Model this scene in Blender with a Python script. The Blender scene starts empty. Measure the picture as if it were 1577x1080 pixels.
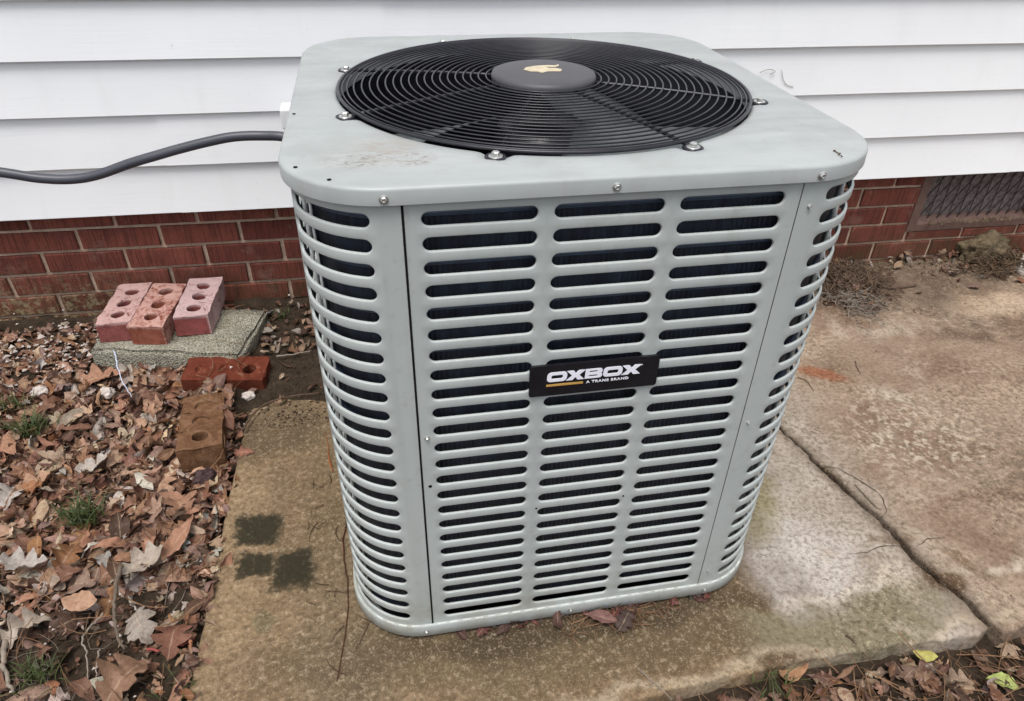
import bpy, bmesh, math, random
import numpy as np
from mathutils import Vector, Matrix, noise as mnoise
random.seed(7); rng = np.random.default_rng(7)
PI = math.pi
SC = bpy.context.scene
COL = SC.collection
# ------------------------------------------------------------------ camera, sky, sun, exposure
CAMP = np.array([-.2529, -.7175, 1.0876])
YAW, PITCH, ROLL, FPX = .1965, .6119, .0235, 1100.
def cam_axes():
    cy, sy, cp, sp = math.cos(YAW), math.sin(YAW), math.cos(PITCH), math.sin(PITCH)
    f = np.array([sy*cp, cy*cp, -sp]); r = np.array([cy, -sy, 0.]); u = np.cross(r, f)
    cr, sr = math.cos(ROLL), math.sin(ROLL)
    return r*cr+u*sr, -r*sr+u*cr, f
rr, uu, ff = cam_axes()
cam = bpy.data.objects.new('camera', bpy.data.cameras.new('camera')); COL.objects.link(cam)
m = Matrix.Identity(4)
for i in range(3):
    m[i][0], m[i][1], m[i][2], m[i][3] = rr[i], uu[i], -ff[i], CAMP[i]
cam.matrix_world = m
cam.data.sensor_width = 36.; cam.data.lens = 36.*FPX/1577.; cam.data.clip_start = .02; cam.data.clip_end = 500
SC.camera = cam
W = bpy.data.worlds.new('World'); SC.world = W; W.use_nodes = True
wn = W.node_tree; bg = wn.nodes['Background']
sky = wn.nodes.new('ShaderNodeTexSky'); sky.sky_type = 'NISHITA'; sky.sun_disc = False
SUN_EL, SUN_AZ = 70., 205.            # azimuth clockwise from +Y (behind the camera, to its left)
sky.sun_elevation = math.radians(SUN_EL); sky.sun_rotation = math.radians(SUN_AZ)
sky.air_density = 1.; sky.dust_density = 3.; sky.ozone_density = 1.
hs = wn.nodes.new('ShaderNodeHueSaturation'); hs.inputs['Saturation'].default_value = .30
wn.links.new(sky.outputs[0], hs.inputs['Color']); wn.links.new(hs.outputs[0], bg.inputs[0])
bg.inputs[1].default_value = .135
sd = bpy.data.lights.new('sun', 'SUN'); sd.energy = 1.45; sd.angle = math.radians(24); sd.color = (1., .96, .90)
so = bpy.data.objects.new('sun', sd); COL.objects.link(so)
az, el = math.radians(SUN_AZ), math.radians(SUN_EL)
sv = Vector((math.sin(az)*math.cos(el), math.cos(az)*math.cos(el), math.sin(el)))
so.rotation_euler = sv.to_track_quat('Z', 'Y').to_euler(); so.location = sv*6
SC.view_settings.view_transform = 'Standard'; SC.view_settings.look = 'None'
SC.view_settings.gamma = 1; SC.view_settings.use_curve_mapping = False
SC.view_settings.exposure = .64

# ------------------------------------------------------------------ node helpers
class NT:
    def __init__(s, name, rough=.6, spec=.3, metal=0.):
        s.m = bpy.data.materials.new(name); s.m.use_nodes = True; s.t = s.m.node_tree
        s.b = s.t.nodes['Principled BSDF']; s.b.inputs['Roughness'].default_value = rough
        s.b.inputs['Specular IOR Level'].default_value = spec; s.b.inputs['Metallic'].default_value = metal
    def n(s, typ, ins=None, **kw):
        nd = s.t.nodes.new(typ)
        for k, v in kw.items(): setattr(nd, k, v)
        for k, v in (ins or {}).items(): s.set(nd.inputs[k], v)
        return nd
    def set(s, sock, v):
        if isinstance(v, bpy.types.NodeSocket): s.t.links.new(v, sock)
        elif v is not None:
            if isinstance(v, (tuple, list)) and len(v) == 3 and sock.type == 'RGBA': v = (*v, 1)
            sock.default_value = v
    def obj(s): return s.n('ShaderNodeTexCoord').outputs['Object']
    def pos(s): return s.n('ShaderNodeNewGeometry').outputs['Position']
    def mp(s, vec, scale=(1, 1, 1), loc=(0, 0, 0), rot=(0, 0, 0)):
        return s.n('ShaderNodeMapping', {'Vector': vec, 'Scale': scale, 'Location': loc, 'Rotation': rot}).outputs[0]
    def noise(s, vec, scale, detail=4, rough=.55, dist=0, col=False):
        nd = s.n('ShaderNodeTexNoise', {'Vector': vec, 'Scale': scale, 'Detail': detail, 'Roughness': rough, 'Distortion': dist})
        return nd.outputs['Color' if col else 'Fac']
    def voro(s, vec, scale, feature='F1', out='Distance', rand=1.):
        return s.n('ShaderNodeTexVoronoi', {'Vector': vec, 'Scale': scale, 'Randomness': rand}, feature=feature).outputs[out]
    def ramp(s, fac, stops):
        nd = s.n('ShaderNodeValToRGB', {'Fac': fac}); e = nd.color_ramp.elements
        while len(e) < len(stops): e.new(.5)
        for i, (p, c) in enumerate(stops):
            e[i].position = p; e[i].color = (*c, 1) if isinstance(c, tuple) else (c, c, c, 1)
        return nd.outputs[0]
    def mix(s, fac, a, b, mode='MIX'):
        nd = s.n('ShaderNodeMix', data_type='RGBA', blend_type=mode)
        s.set(nd.inputs['Factor'], fac); s.set(nd.inputs[6], a); s.set(nd.inputs[7], b); return nd.outputs[2]
    def ma(s, op, a, b=None, c=None):
        nd = s.n('ShaderNodeMath', operation=op)
        for i, v in enumerate((a, b, c)):
            if v is not None: s.set(nd.inputs[i], v)
        return nd.outputs[0]
    def mr(s, v, a, b, c=0., d=1., smooth=False):
        return s.n('ShaderNodeMapRange', {'Value': v, 'From Min': a, 'From Max': b, 'To Min': c, 'To Max': d}, interpolation_type='SMOOTHSTEP' if smooth else 'LINEAR').outputs[0]
    def bump(s, h, strength=.5, dist=.002, normal=None):
        nd = s.n('ShaderNodeBump', {'Height': h, 'Strength': strength, 'Distance': dist})
        if normal is not None: s.set(nd.inputs['Normal'], normal)
        s.t.links.new(nd.outputs[0], s.b.inputs['Normal']); return nd.outputs[0]
    def base(s, c): s.set(s.b.inputs['Base Color'], c)
    def rough(s, c): s.set(s.b.inputs['Roughness'], c)

# ------------------------------------------------------------------ mesh helpers
def link(name, me, mat=None, parent=None, smooth=False, loc=None):
    o = bpy.data.objects.new(name, me); COL.objects.link(o)
    if mat is not None and not me.materials:
        for mm in (mat if isinstance(mat, (list, tuple)) else [mat]): me.materials.append(mm)
    if parent is not None: o.parent = parent
    if smooth: me.polygons.foreach_set('use_smooth', [True]*len(me.polygons))
    if loc is not None: o.location = loc
    return o
def empty(name, loc=(0, 0, 0), rz=0):
    o = bpy.data.objects.new(name, None); COL.objects.link(o); o.location = loc; o.rotation_euler = (0, 0, rz)
    o.empty_display_size = .05; return o
def tag(o, label=None, cat=None, group=None, kind=None):
    for k, v in (('label', label), ('category', cat), ('group', group), ('kind', kind)):
        if v: o[k] = v
    return o
class MB:
    def __init__(s): s.v = []; s.f = []
    def add(s, vs, fs):
        b = len(s.v); s.v += [tuple(v) for v in vs]; s.f += [tuple(i+b for i in f) for f in fs]
    def box(s, x0, x1, y0, y1, z0, z1):
        s.add([(x0, y0, z0), (x1, y0, z0), (x1, y1, z0), (x0, y1, z0), (x0, y0, z1), (x1, y0, z1), (x1, y1, z1), (x0, y1, z1)],
              [(0, 3, 2, 1), (4, 5, 6, 7), (0, 1, 5, 4), (1, 2, 6, 5), (2, 3, 7, 6), (3, 0, 4, 7)])
    def tube(s, pts, r, n=6, closed=False, cap=True):
        pts = [Vector(p) for p in pts]; N = len(pts)
        rs = r if isinstance(r, (list, tuple)) else [r]*N
        up = None; rings = []
        for i, p in enumerate(pts):
            a = pts[(i-1) % N] if (closed or i > 0) else p; b = pts[(i+1) % N] if (closed or i < N-1) else p
            t = (b-a).normalized()
            if up is None: up = t.orthogonal().normalized()
            if closed: up = Vector((0, 0, 1))
            up = (up - t*up.dot(t)).normalized(); w = t.cross(up)
            rings.append([p + (up*math.cos(2*PI*k/n) + w*math.sin(2*PI*k/n))*rs[i] for k in range(n)])
        vs = [v for R in rings for v in R]; fs = []
        for i in range(N if closed else N-1):
            j = (i+1) % N
            for k in range(n): fs.append((i*n+k, i*n+(k+1) % n, j*n+(k+1) % n, j*n+k))
        if not closed and cap: fs += [tuple(range(n-1, -1, -1)), tuple((N-1)*n+k for k in range(n))]
        s.add(vs, fs)
    def lathe(s, prof, n=24, c=(0, 0, 0), axis='z', cap=True):
        vs = []; 
        for r, h in prof:
            for k in range(n):
                a = 2*PI*k/n; x, y = r*math.cos(a), r*math.sin(a)
                vs.append((c[0]+x, c[1]+y, c[2]+h) if axis == 'z' else (c[0]+x, c[1]-h, c[2]+y))
        fs = [(i*n+k, i*n+(k+1) % n, (i+1)*n+(k+1) % n, (i+1)*n+k) for i in range(len(prof)-1) for k in range(n)]
        if cap: fs += [tuple(range(n-1, -1, -1)), tuple((len(prof)-1)*n+k for k in range(n))]
        s.add(vs, fs)
    def mesh(s, name, weld=0):
        me = bpy.data.meshes.new(name); me.from_pydata(s.v, [], s.f)
        bm = bmesh.new(); bm.from_mesh(me)
        if weld: bmesh.ops.remove_doubles(bm, verts=bm.verts, dist=weld)
        bmesh.ops.recalc_face_normals(bm, faces=bm.faces); bm.to_mesh(me); bm.free(); return me
    def build(s, name, mat, parent=None, smooth=False, weld=0): return link(name, s.mesh(name, weld), mat, parent, smooth)
def smooth_by_angle(o, deg=40):
    me = o.data; me.polygons.foreach_set('use_smooth', [True]*len(me.polygons))
    me.set_sharp_from_angle(angle=math.radians(deg))
def mod_bevel(o, w, seg=2, ang=30):
    b = o.modifiers.new('bevel', 'BEVEL'); b.width = w; b.segments = seg; b.limit_method = 'ANGLE'; b.angle_limit = math.radians(ang); b.harden_normals = False
    return o
def fbm(x, y, z=0., s=1.): return mnoise.fractal(Vector((x*s, y*s, z*s)), 1., 2., 4)

# ------------------------------------------------------------------ materials
def m_paint():
    t = NT('grey green enamel', .42, .45); p = t.obj()
    n1 = t.noise(p, 5, 5, .6); n2 = t.noise(p, 60, 3, .6)
    c = t.mix(t.mr(n1, .3, .7), (.375, .410, .402), (.42, .452, .443))
    drips = t.noise(t.mp(p, (38, 38, 1.2)), 1., 3, .6)
    c = t.mix(t.mr(drips, .52, .75, 0, .34), c, (.30, .31, .28))
    c = t.mix(t.mr(n2, .58, .76, 0, .28), c, (.25, .24, .20))
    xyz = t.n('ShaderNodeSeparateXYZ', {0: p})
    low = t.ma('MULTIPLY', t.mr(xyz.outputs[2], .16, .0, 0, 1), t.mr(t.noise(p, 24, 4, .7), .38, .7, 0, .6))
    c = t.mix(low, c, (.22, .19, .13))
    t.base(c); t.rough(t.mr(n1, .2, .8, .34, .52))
    t.bump(t.ma('ADD', t.ma('MULTIPLY', t.noise(p, 700, 2, .5), .02), t.noise(p, 6, 2, .5)), .3, .005); return t.m
def m_cover():
    t = NT('cover enamel with weather marks', .40, .5); p = t.obj()
    n1 = t.noise(t.mp(p, (1.2, 5, 4)), 2.2, 5, .6); n2 = t.noise(p, 9, 5, .65)
    c = t.mix(t.mr(n1, .35, .7), (.320, .345, .345), (.385, .410, .408))
    c = t.mix(t.mr(n2, .48, .72, 0, .45), c, (.25, .262, .25)); c = t.mix(t.mr(t.noise(t.mp(p, (.6, 6, 1)), 2.1, 4, .6, .4), .50, .66, 0, .45), c, (.235, .25, .25))
    c = t.mix(t.mr(t.n('ShaderNodeSeparateXYZ', {0: p}).outputs[1], -.30, .30, 0, .22), c, (.25, .27, .275))
    # water tide marks
    tide = t.noise(t.mp(p, (2.0, 9, 1)), 1.4, 4, .5, .6)
    band = t.ma('COMPARE', tide, .5, .012)
    c = t.mix(t.ma('MULTIPLY', band, .18), c, (.3, .3, .28))
    # dried mud smudge on the front-left of the lid
    def blob(x, y, rx, ry, ns, lo, hi, amt):
        d = t.n('ShaderNodeVectorMath', {0: t.mp(p, (1/rx, 1/ry, 0), (-x/rx, -(y-.357)/ry, 0))}, operation='LENGTH').outputs['Value']
        g = t.mr(d, 1., .35, 0, 1, True)
        return t.ma('MULTIPLY', g, t.mr(t.noise(t.mp(p, (1, 2.2, 1), rot=(0, 0, .6)), ns, 6, .7, 1.2), lo, hi, 0, amt))
    c = t.mix(blob(-.245, .10, .055, .075, 26, .44, .56, .75), c, (.30, .26, .22))
    c = t.mix(blob(-.27, .075, .06, .035, 60, .50, .60, .85), c, (.19, .17, .15))
    c = t.mix(blob(-.215, .07, .035, .03, 70, .50, .60, .75), c, (.2, .16, .14))
    c = t.mix(t.mr(t.noise(p, 160, 2, .5), .70, .78, 0, .5), c, (.2, .18, .15))
    t.base(c); t.rough(t.mr(n2, .3, .7, .30, .5)); t.bump(t.ma('ADD', t.ma('MULTIPLY', t.noise(p, 500, 2, .5), .02), t.noise(p, 7, 2, .5)), .35, .006); return t.m
def m_simple(name, col, rough=.5, spec=.4, metal=0., var=.15, scale=40, bump=.1, bd=.0006):
    t = NT(name, rough, spec, metal); p = t.obj(); n = t.noise(p, scale, 4, .6)
    dk = tuple(c*(1-var) for c in col); lt = tuple(min(1, c*(1+var)) for c in col)
    t.base(t.mix(t.mr(n, .3, .7), dk, lt)); t.rough(t.mr(n, .2, .8, rough*.85, min(1, rough*1.15)))
    if bump: t.bump(t.noise(p, scale*4, 3, .6), bump, bd)
    return t.m
def m_coil():
    t = NT('dark coil fins', .45, .5); p = t.obj()
    # fine vertical fins
    xyz = t.n('ShaderNodeSeparateXYZ', {0: p})
    w = t.n('ShaderNodeTexWave', {'Vector': t.mp(p, (1, 1, 0)), 'Scale': 95., 'Distortion': .3, 'Detail': 1.}, bands_direction='DIAGONAL').outputs['Fac']
    n = t.noise(t.mp(p, (60, 60, 12)), 1., 3, .7)
    c = t.mix(t.mr(n, .35, .7), (.008, .012, .020), (.022, .032, .050))
    t.base(c); t.bump(t.ma('ADD', w, n), .6, .002); return t.m
def m_concrete():
    t = NT('weathered stained concrete', .82, .25); p = t.pos()
    warp = t.noise(p, 7, 4, .6, 0, True)
    wv = t.n('ShaderNodeVectorMath', {0: warp, 1: (.5, .5, .5)}, operation='SUBTRACT').outputs[0]
    ws = t.n('ShaderNodeVectorMath', {0: wv, 'Scale': .16}, operation='SCALE').outputs[0]
    q = t.n('ShaderNodeVectorMath', {0: p, 1: ws}, operation='ADD').outputs[0]
    ws2 = t.n('ShaderNodeVectorMath', {0: t.n('ShaderNodeVectorMath', {0: wv, 1: t.n('ShaderNodeVectorMath', {0: t.noise(p, 60, 3, .7, 0, True), 1: (.5, .5, .5)}, operation='SUBTRACT').outputs[0]}, operation='ADD').outputs[0], 'Scale': .045}, operation='SCALE').outputs[0]
    q2 = t.n('ShaderNodeVectorMath', {0: p, 1: ws2}, operation='ADD').outputs[0]
    def blob(x, y, rx, ry, rot=0, inner=.45, outer=1.15, src=None):
        src = src or q
        a = t.mp(src, (1, 1, 0), (-x, -y, 0)); a = t.mp(a, (1/rx, 1/ry, 0), rot=(0, 0, 0)) if not rot else t.mp(t.mp(a, rot=(0, 0, -rot)), (1/rx, 1/ry, 0))
        d = t.n('ShaderNodeVectorMath', {0: a}, operation='LENGTH').outputs['Value']
        return t.mr(d, outer, inner, 0, 1, True)
    def sq(x, y, rx, ry):
        a = t.n('ShaderNodeSeparateXYZ', {0: t.n('ShaderNodeVectorMath', {0: t.mp(q2, (1/rx, 1/ry, 0), (-x/rx, -y/ry, 0))}, operation='ABSOLUTE').outputs[0]})
        return t.mr(t.n('ShaderNodeMath', {0: a.outputs[0], 1: a.outputs[1], 2: .5}, operation='SMOOTH_MAX').outputs[0], 1.35, .70, 0, 1, True)
    mul = lambda a, b: t.ma('MULTIPLY', a, b)
    big = t.noise(p, 2.6, 5, .6); med = t.noise(p, 11, 6, .65); fine = t.noise(p, 120, 5, .8); vf = t.noise(p, 240, 3, .8)
    X = t.n('ShaderNodeSeparateXYZ', {0: q}).outputs[0]; Y = t.n('ShaderNodeSeparateXYZ', {0: q}).outputs[1]
    # bare colours: tan pad on the left, pale pinkish grey on the right
    c = t.mix(t.mr(med, .3, .7), (.170, .108, .056), (.350, .245, .145))
    pale = t.mix(t.mr(med, .32, .68), (.29, .235, .185), (.49, .43, .37))
    c = t.mix(t.mr(X, .33, .40, 0, 1, True), c, pale)
    walk = t.mix(t.mr(big, .35, .65), (.235, .155, .105), (.40, .30, .215))
    c = t.mix(t.mr(X, .64, .78, 0, .85, True), c, walk)
    # brown algae film around the unit, plus contact shade painted along its base
    algae = t.mix(t.mr(med, .3, .7), (.075, .055, .030), (.17, .125, .066))
    c = t.mix(mul(blob(-.08, -.015, .55, .12), t.mr(big, .25, .55, .55, .95)), c, algae)
    c = t.mix(mul(blob(.35, .02, .11, .25, src=q2, inner=.8, outer=1.1), .92), c, (.095, .058, .030))
    c = t.mix(mul(blob(.25, -.03, .16, .10), .8), c, (.145, .10, .055))
    c = t.mix(mul(blob(-.44, .42, .13, .38), mul(t.mr(med, .35, .6), .8)), c, (.105, .076, .038))
    c = t.mix(mul(blob(-.55, .58, .15, .10), .7), c, (.075, .052, .028))
    c = t.mix(mul(blob(-.38, .02, .1, .3), t.mr(fine, .4, .6, .3, .7)), c, (.12, .09, .055))
    c = t.mix(mul(blob(.02, -.022, .40, .045), .88), c, (.050, .034, .018))  # dark stain along the base, deepened with contact shade painted into the colour
    c = t.mix(mul(blob(.20, -.10, .22, .05), mul(t.mr(med, .35, .6), .8)), c, (.10, .065, .035))
    c = t.mix(mul(blob(-.05, -.13, .2, .04), mul(t.mr(med, .42, .6), .7)), c, (.085, .06, .03))
    c = t.mix(mul(blob(.50, -.10, .16, .03), .5), c, (.13, .11, .06))
    # green-yellow algae to the right of the base
    c = t.mix(mul(blob(.44, .20, .075, .16, -.1), .6), c, (.24, .215, .075))
    c = t.mix(mul(blob(.40, .32, .06, .12), .45), c, (.23, .21, .07))
    # olive band along the front edge, pale tide line above it
    band = mul(t.mr(Y, -.035, -.060, 0, 1, True), t.mr(Y, -.150, -.125, 0, 1, True))
    c = t.mix(mul(mul(band, t.mr(X, .24, .34, 0, 1, True)), mul(t.mr(X, .70, .60, 0, 1, True), t.mr(big, .3, .5, .55, .95))), c, (.195, .170, .105))
    line = mul(t.mr(t.ma('ABSOLUTE', t.ma('ADD', Y, .036)), .016, .002), t.mr(X, .34, .4))
    c = t.mix(mul(line, .65), c, (.58, .50, .40))
    edge = t.mr(t.ma('ABSOLUTE', t.ma('ADD', Y, .145)), .016, .003)
    c = t.mix(mul(edge, t.mr(fine, .35, .6, .15, .7)), c, (.55, .46, .33))
    c = t.mix(mul(blob(.46, .04, .14, .12), t.mr(med, .3, .6, .2, .8)), c, (.56, .52, .49))
    stn = t.mr(t.noise(t.mp(p, (1, 1.7, 1), rot=(0, 0, .5)), 3.4, 6, .65, .5), .47, .62)
    c = t.mix(mul(mul(stn, t.mr(X, .62, .85)), .80), c, (.150, .085, .056))
    c = t.mix(mul(mul(t.mr(t.noise(t.mp(p, (1, 1, 1), (3, 1, 0)), 6.5, 5, .6, .4), .56, .66), t.mr(X, .36, .5)), .55), c, (.52, .44, .35))
    # joint stains, rust, dark patches near the wall
    c = t.mix(mul(blob(.69, -.055, .060, .042), .95), c, (.085, .045, .022))
    c = t.mix(mul(blob(.66, .05, .07, .016, .1), .6), c, (.14, .085, .045))
    c = t.mix(mul(blob(1.0, .62, .35, .12, .3), mul(t.mr(big, .4, .6), .55)), c, (.17, .11, .07))
    c = t.mix(mul(blob(.77, -.02, .06, .02, -.8), .7), c, (.15, .09, .05))
    c = t.mix(mul(blob(.81, .575, .075, .030, -.55, src=q2), t.mr(fine, .35, .55, .4, .95)), c, (.28, .075, .025))
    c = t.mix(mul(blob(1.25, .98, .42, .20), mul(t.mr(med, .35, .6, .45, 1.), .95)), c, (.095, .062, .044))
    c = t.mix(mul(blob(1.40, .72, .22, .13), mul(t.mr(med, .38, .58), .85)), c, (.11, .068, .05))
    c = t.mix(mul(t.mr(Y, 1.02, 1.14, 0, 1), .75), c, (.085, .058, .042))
    c = t.mix(mul(blob(1.55, .80, .16, .08), .5), c, (.62, .47, .33))
    c = t.mix(mul(blob(1.10, .14, .26, .24), mul(t.mr(t.noise(p, 46, 4, .7, .6), .47, .60), .75)), c, (.115, .072, .05))
    c = t.mix(mul(blob(.98, .30, .24, .20), mul(t.mr(t.noise(p, 60, 4, .7, .6), .50, .62), .55)), c, (.14, .115, .085))
    c = t.mix(mul(blob(.90, .33, .2, .16), mul(t.mr(t.noise(t.mp(p, rot=(0, 0, .6)), 52, 3, .6), .50, .6), .6)), c, (.62, .53, .42))
    XY = t.n('ShaderNodeSeparateXYZ', {0: p}); cd = t.ma('ABSOLUTE', t.ma('SUBTRACT', XY.outputs[0], t.ma('ADD', .6884, t.ma('MULTIPLY', XY.outputs[1], -.2))))
    c = t.mix(mul(mul(t.mr(cd, .030, .004), t.mr(XY.outputs[1], .46, .36)), t.mr(med, .35, .6, .3, 1.)), c, (.060, .034, .020))
    # three soft dark moss squares left of the unit
    mo = t.mr(fine, .25, .70, .98, .80); mossall = t.ma('ADD', 0., 0.)
    for (x, y, rx, ry) in ((-.545, .284, .040, .036), (-.545, .200, .034, .026), (-.470, .184, .036, .044)):
        s_q = t.mr(t.ma('ADD', sq(x, y, rx, ry), t.ma('MULTIPLY', t.ma('SUBTRACT', fine, .5), 1.0)), .15, 1.0); mossall = t.ma('MAXIMUM', mossall, s_q); c = t.mix(mul(s_q, mo), c, (.020, .020, .009))
    c = t.mix(mul(blob(-.515, .075, .022, .022, src=q2, inner=.7), .55), c, (.10, .10, .045))
    # grain: dark pits and pale grit
    c = t.mix(t.mr(fine, .48, .62, 0, .66), c, (.075, .047, .024))
    mid = t.noise(p, 85, 5, .8, .2); zone = t.mr(t.noise(p, 5.5, 4, .6, .3), .38, .62, .12, 1.); zone = t.ma('MAXIMUM', zone, t.mr(X, .36, .26, 0, .85)); c = t.mix(mul(t.mr(mid, .50, .60, 0, .62), zone), c, (.070, .044, .022)); c = t.mix(mul(t.mr(mid, .46, .36, 0, .40), zone), c, (.60, .48, .34))
    c = t.mix(t.ma('MULTIPLY', t.mr(vf, .55, .74, 0, .60), t.ma('SUBTRACT', 1., t.ma('MULTIPLY', mossall, .85))), c, (.62, .52, .37))
    c = t.mix(t.mr(t.noise(p, 190, 4, .8), .60, .70, 0, .55), c, (.045, .032, .020))
    c = t.mix(mul(mossall, t.mr(fine, .25, .75, .95, .60)), c, (.020, .018, .008))
    t.base(c)
    t.rough(t.mr(med, .3, .7, .72, .93))
    h = t.ma('ADD', t.ma('MULTIPLY', fine, .8), t.ma('MULTIPLY', vf, .45)); h = t.ma('ADD', h, t.ma('MULTIPLY', med, 1.4))
    t.bump(h, .75, .0045); return t.m
def m_soil():
    t = NT('dark damp soil', .95, .1); p = t.pos()
    a = t.noise(p, 30, 6, .7); b = t.noise(p, 180, 4, .75)
    c = t.mix(t.mr(a, .3, .7), (.022, .016, .011), (.065, .046, .032))
    c = t.mix(t.mr(b, .58, .72, 0, .6), c, (.16, .125, .09))
    t.base(c); t.bump(t.ma('ADD', a, t.ma('MULTIPLY', b, .5)), .9, .008); return t.m
def m_vinyl():
    t = NT('white vinyl siding', .48, .35); p = t.obj()
    g = t.noise(t.mp(p, (6, 1, 150)), 1., 5, .65, .4)
    d = t.noise(p, 3, 5, .6)
    c = t.mix(t.mr(d, .3, .75), (.80, .815, .83), (.755, .77, .79))
    c = t.mix(t.mr(t.noise(p, 90, 3, .6), .70, .76, 0, .35), c, (.5, .48, .44))
    xyz = t.n('ShaderNodeSeparateXYZ', {0: p})
    c = t.mix(t.ma('MULTIPLY', t.mr(t.noise(t.mp(p, (14, 1, 3)), 1., 4, .6), .55, .8), .12), c, (.5, .5, .47))
    t.base(c); t.bump(g, .3, .0012); return t.m
def m_brick(name='dark red scored brick', light=False):
    t = NT(name, .9, .15); p = t.pos(); oi = t.n('ShaderNodeObjectInfo').outputs['Random']
    sc = t.ma('ADD', t.ma('MULTIPLY', t.noise(t.mp(p, (330, 30, 9)), 1., 2, .5, .2), .7), t.ma('MULTIPLY', t.noise(t.mp(p, (150, 20, 14)), 1., 4, .7, .3), .35))
    n = t.noise(p, 26, 5, .65); f = t.noise(p, 220, 3, .7)
    c = t.mix(oi, (.120, .034, .026), (.215, .070, .050))
    c = t.mix(t.mr(sc, .48, .62, 0, .52), c, (.026, .011, .009))
    c = t.mix(t.mr(n, .46, .66, 0, .5), c, (.07, .026, .022))
    c = t.mix(t.mr(f, .64, .74, 0, .5), c, (.34, .22, .17)); c = t.mix(t.mr(t.noise(p, 9, 5, .7), .56, .74, 0, .5), c, (.30, .20, .16))
    z = t.n('ShaderNodeSeparateXYZ', {0: p}).outputs[2]; x = t.n('ShaderNodeSeparateXYZ', {0: p}).outputs[0]
    damp = t.ma('MULTIPLY', t.mr(z, .13, .02), t.mr(n, .3, .6))
    c = t.mix(t.ma('MULTIPLY', damp, .65), c, (.075, .055, .025))
    # pale lime bloom low on the left of the wall
    bl = t.ma('MULTIPLY', t.ma('MULTIPLY', t.mr(z, .15, .05), t.mr(x, -.8, -1.05)), t.mr(t.noise(p, 70, 5, .75), .48, .62))
    c = t.mix(t.ma('MULTIPLY', bl, .6), c, (.33, .29, .17))
    t.base(c); t.bump(t.ma('ADD', sc, t.ma('MULTIPLY', f, .3)), .9, .004); return t.m
def m_loose(name, body, paint, amt, top=True):
    t = NT(name, .88, .2); p = t.obj()
    n = t.noise(p, 30, 6, .72, .6); f = t.noise(p, 170, 4, .8)
    c = t.mix(t.mr(n, .3, .7), tuple(b*.6 for b in body), tuple(b*1.25 for b in body))
    k = t.ma('ADD', t.ma('MULTIPLY', n, .6), t.ma('MULTIPLY', f, .4))
    z = t.n('ShaderNodeSeparateXYZ', {0: p})
    m_ = t.mr(k, .62-amt*.3, .72-amt*.3)
    if top:
        side = t.mr(z.outputs[2], .046, .054); right = t.mr(z.outputs[0], .036, .043)
        m_ = t.ma('MULTIPLY', m_, t.ma('MAXIMUM', t.ma('MAXIMUM', side, right), .10))
    c = t.mix(t.ma('MULTIPLY', m_, .85), c, paint)
    c = t.mix(t.mr(f, .60, .72, 0, .35), c, tuple(b*.35 for b in body))
    t.base(c); t.bump(t.ma('ADD', f, n), .9, .006); return t.m
def m_mortar():
    t = NT('sandy mortar', .95, .1); p = t.pos(); n = t.noise(p, 40, 5, .7); f = t.noise(p, 260, 3, .7)
    c = t.mix(t.mr(n, .3, .7), (.38, .27, .20), (.56, .43, .33)); c = t.mix(t.mr(f, .5, .7, 0, .5), c, (.09, .06, .04))
    t.base(c); t.bump(f, .8, .003); return t.m
def m_gritty():
    t = NT('coarse pebbly concrete', .95, .15); p = t.pos(); v = t.voro(p, 260, 'F1', 'Color'); d = t.voro(p, 260)
    n = t.noise(p, 14, 5, .65)
    g = t.n('ShaderNodeSeparateColor', {0: v}).outputs[0]
    c = t.mix(g, (.25, .235, .185), (.50, .475, .39)); c = t.mix(t.mr(d, .45, .85, 0, .6), c, (.07, .06, .035))
    c = t.mix(t.mr(n, .48, .7, 0, .4), c, (.13, .12, .06))
    t.base(c); t.bump(t.ma('SUBTRACT', n, d), 1., .005); return t.m
def m_leaf():
    t = NT('dead leaf', .72, .25); a = t.n('ShaderNodeAttribute', attribute_name='tint').outputs['Color']
    uv = t.n('ShaderNodeUVMap', uv_map='uv').outputs[0]; xyz = t.n('ShaderNodeSeparateXYZ', {0: uv})
    v = t.ma('ABSOLUTE', t.ma('SUBTRACT', xyz.outputs[1], .5))
    rib = t.mr(v, .0, .035, 1, 0)
    ph = t.ma('SUBTRACT', t.ma('MULTIPLY', xyz.outputs[0], 9.), t.ma('MULTIPLY', v, 9.))
    sv_ = t.mr(t.ma('PINGPONG', ph, .5), 0, .09, 1, 0)
    p = t.pos(); n = t.noise(p, 60, 4, .65); f = t.noise(p, 350, 3, .7)
    c = t.mix(t.mr(n, .3, .72, 0, .55), a, (.40, .30, .24), 'MULTIPLY')
    c = t.mix(t.ma('MULTIPLY', rib, .5), c, (.42, .32, .22))
    c = t.mix(t.ma('MULTIPLY', sv_, .22), c, (.36, .27, .19))
    c = t.mix(t.mr(f, .60, .75, 0, .6), c, (.05, .03, .02)); c = t.mix(t.mr(t.noise(p, 130, 4, .7), .50, .70, 0, .5), c, (.30, .20, .14), 'MULTIPLY')
    t.base(c); t.rough(t.mr(n, .3, .7, .5, .8))
    t.bump(t.ma('ADD', t.ma('MULTIPLY', sv_, -.6), t.ma('ADD', n, t.ma('MULTIPLY', f, .4))), .5, .002)
    return t.m
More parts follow.
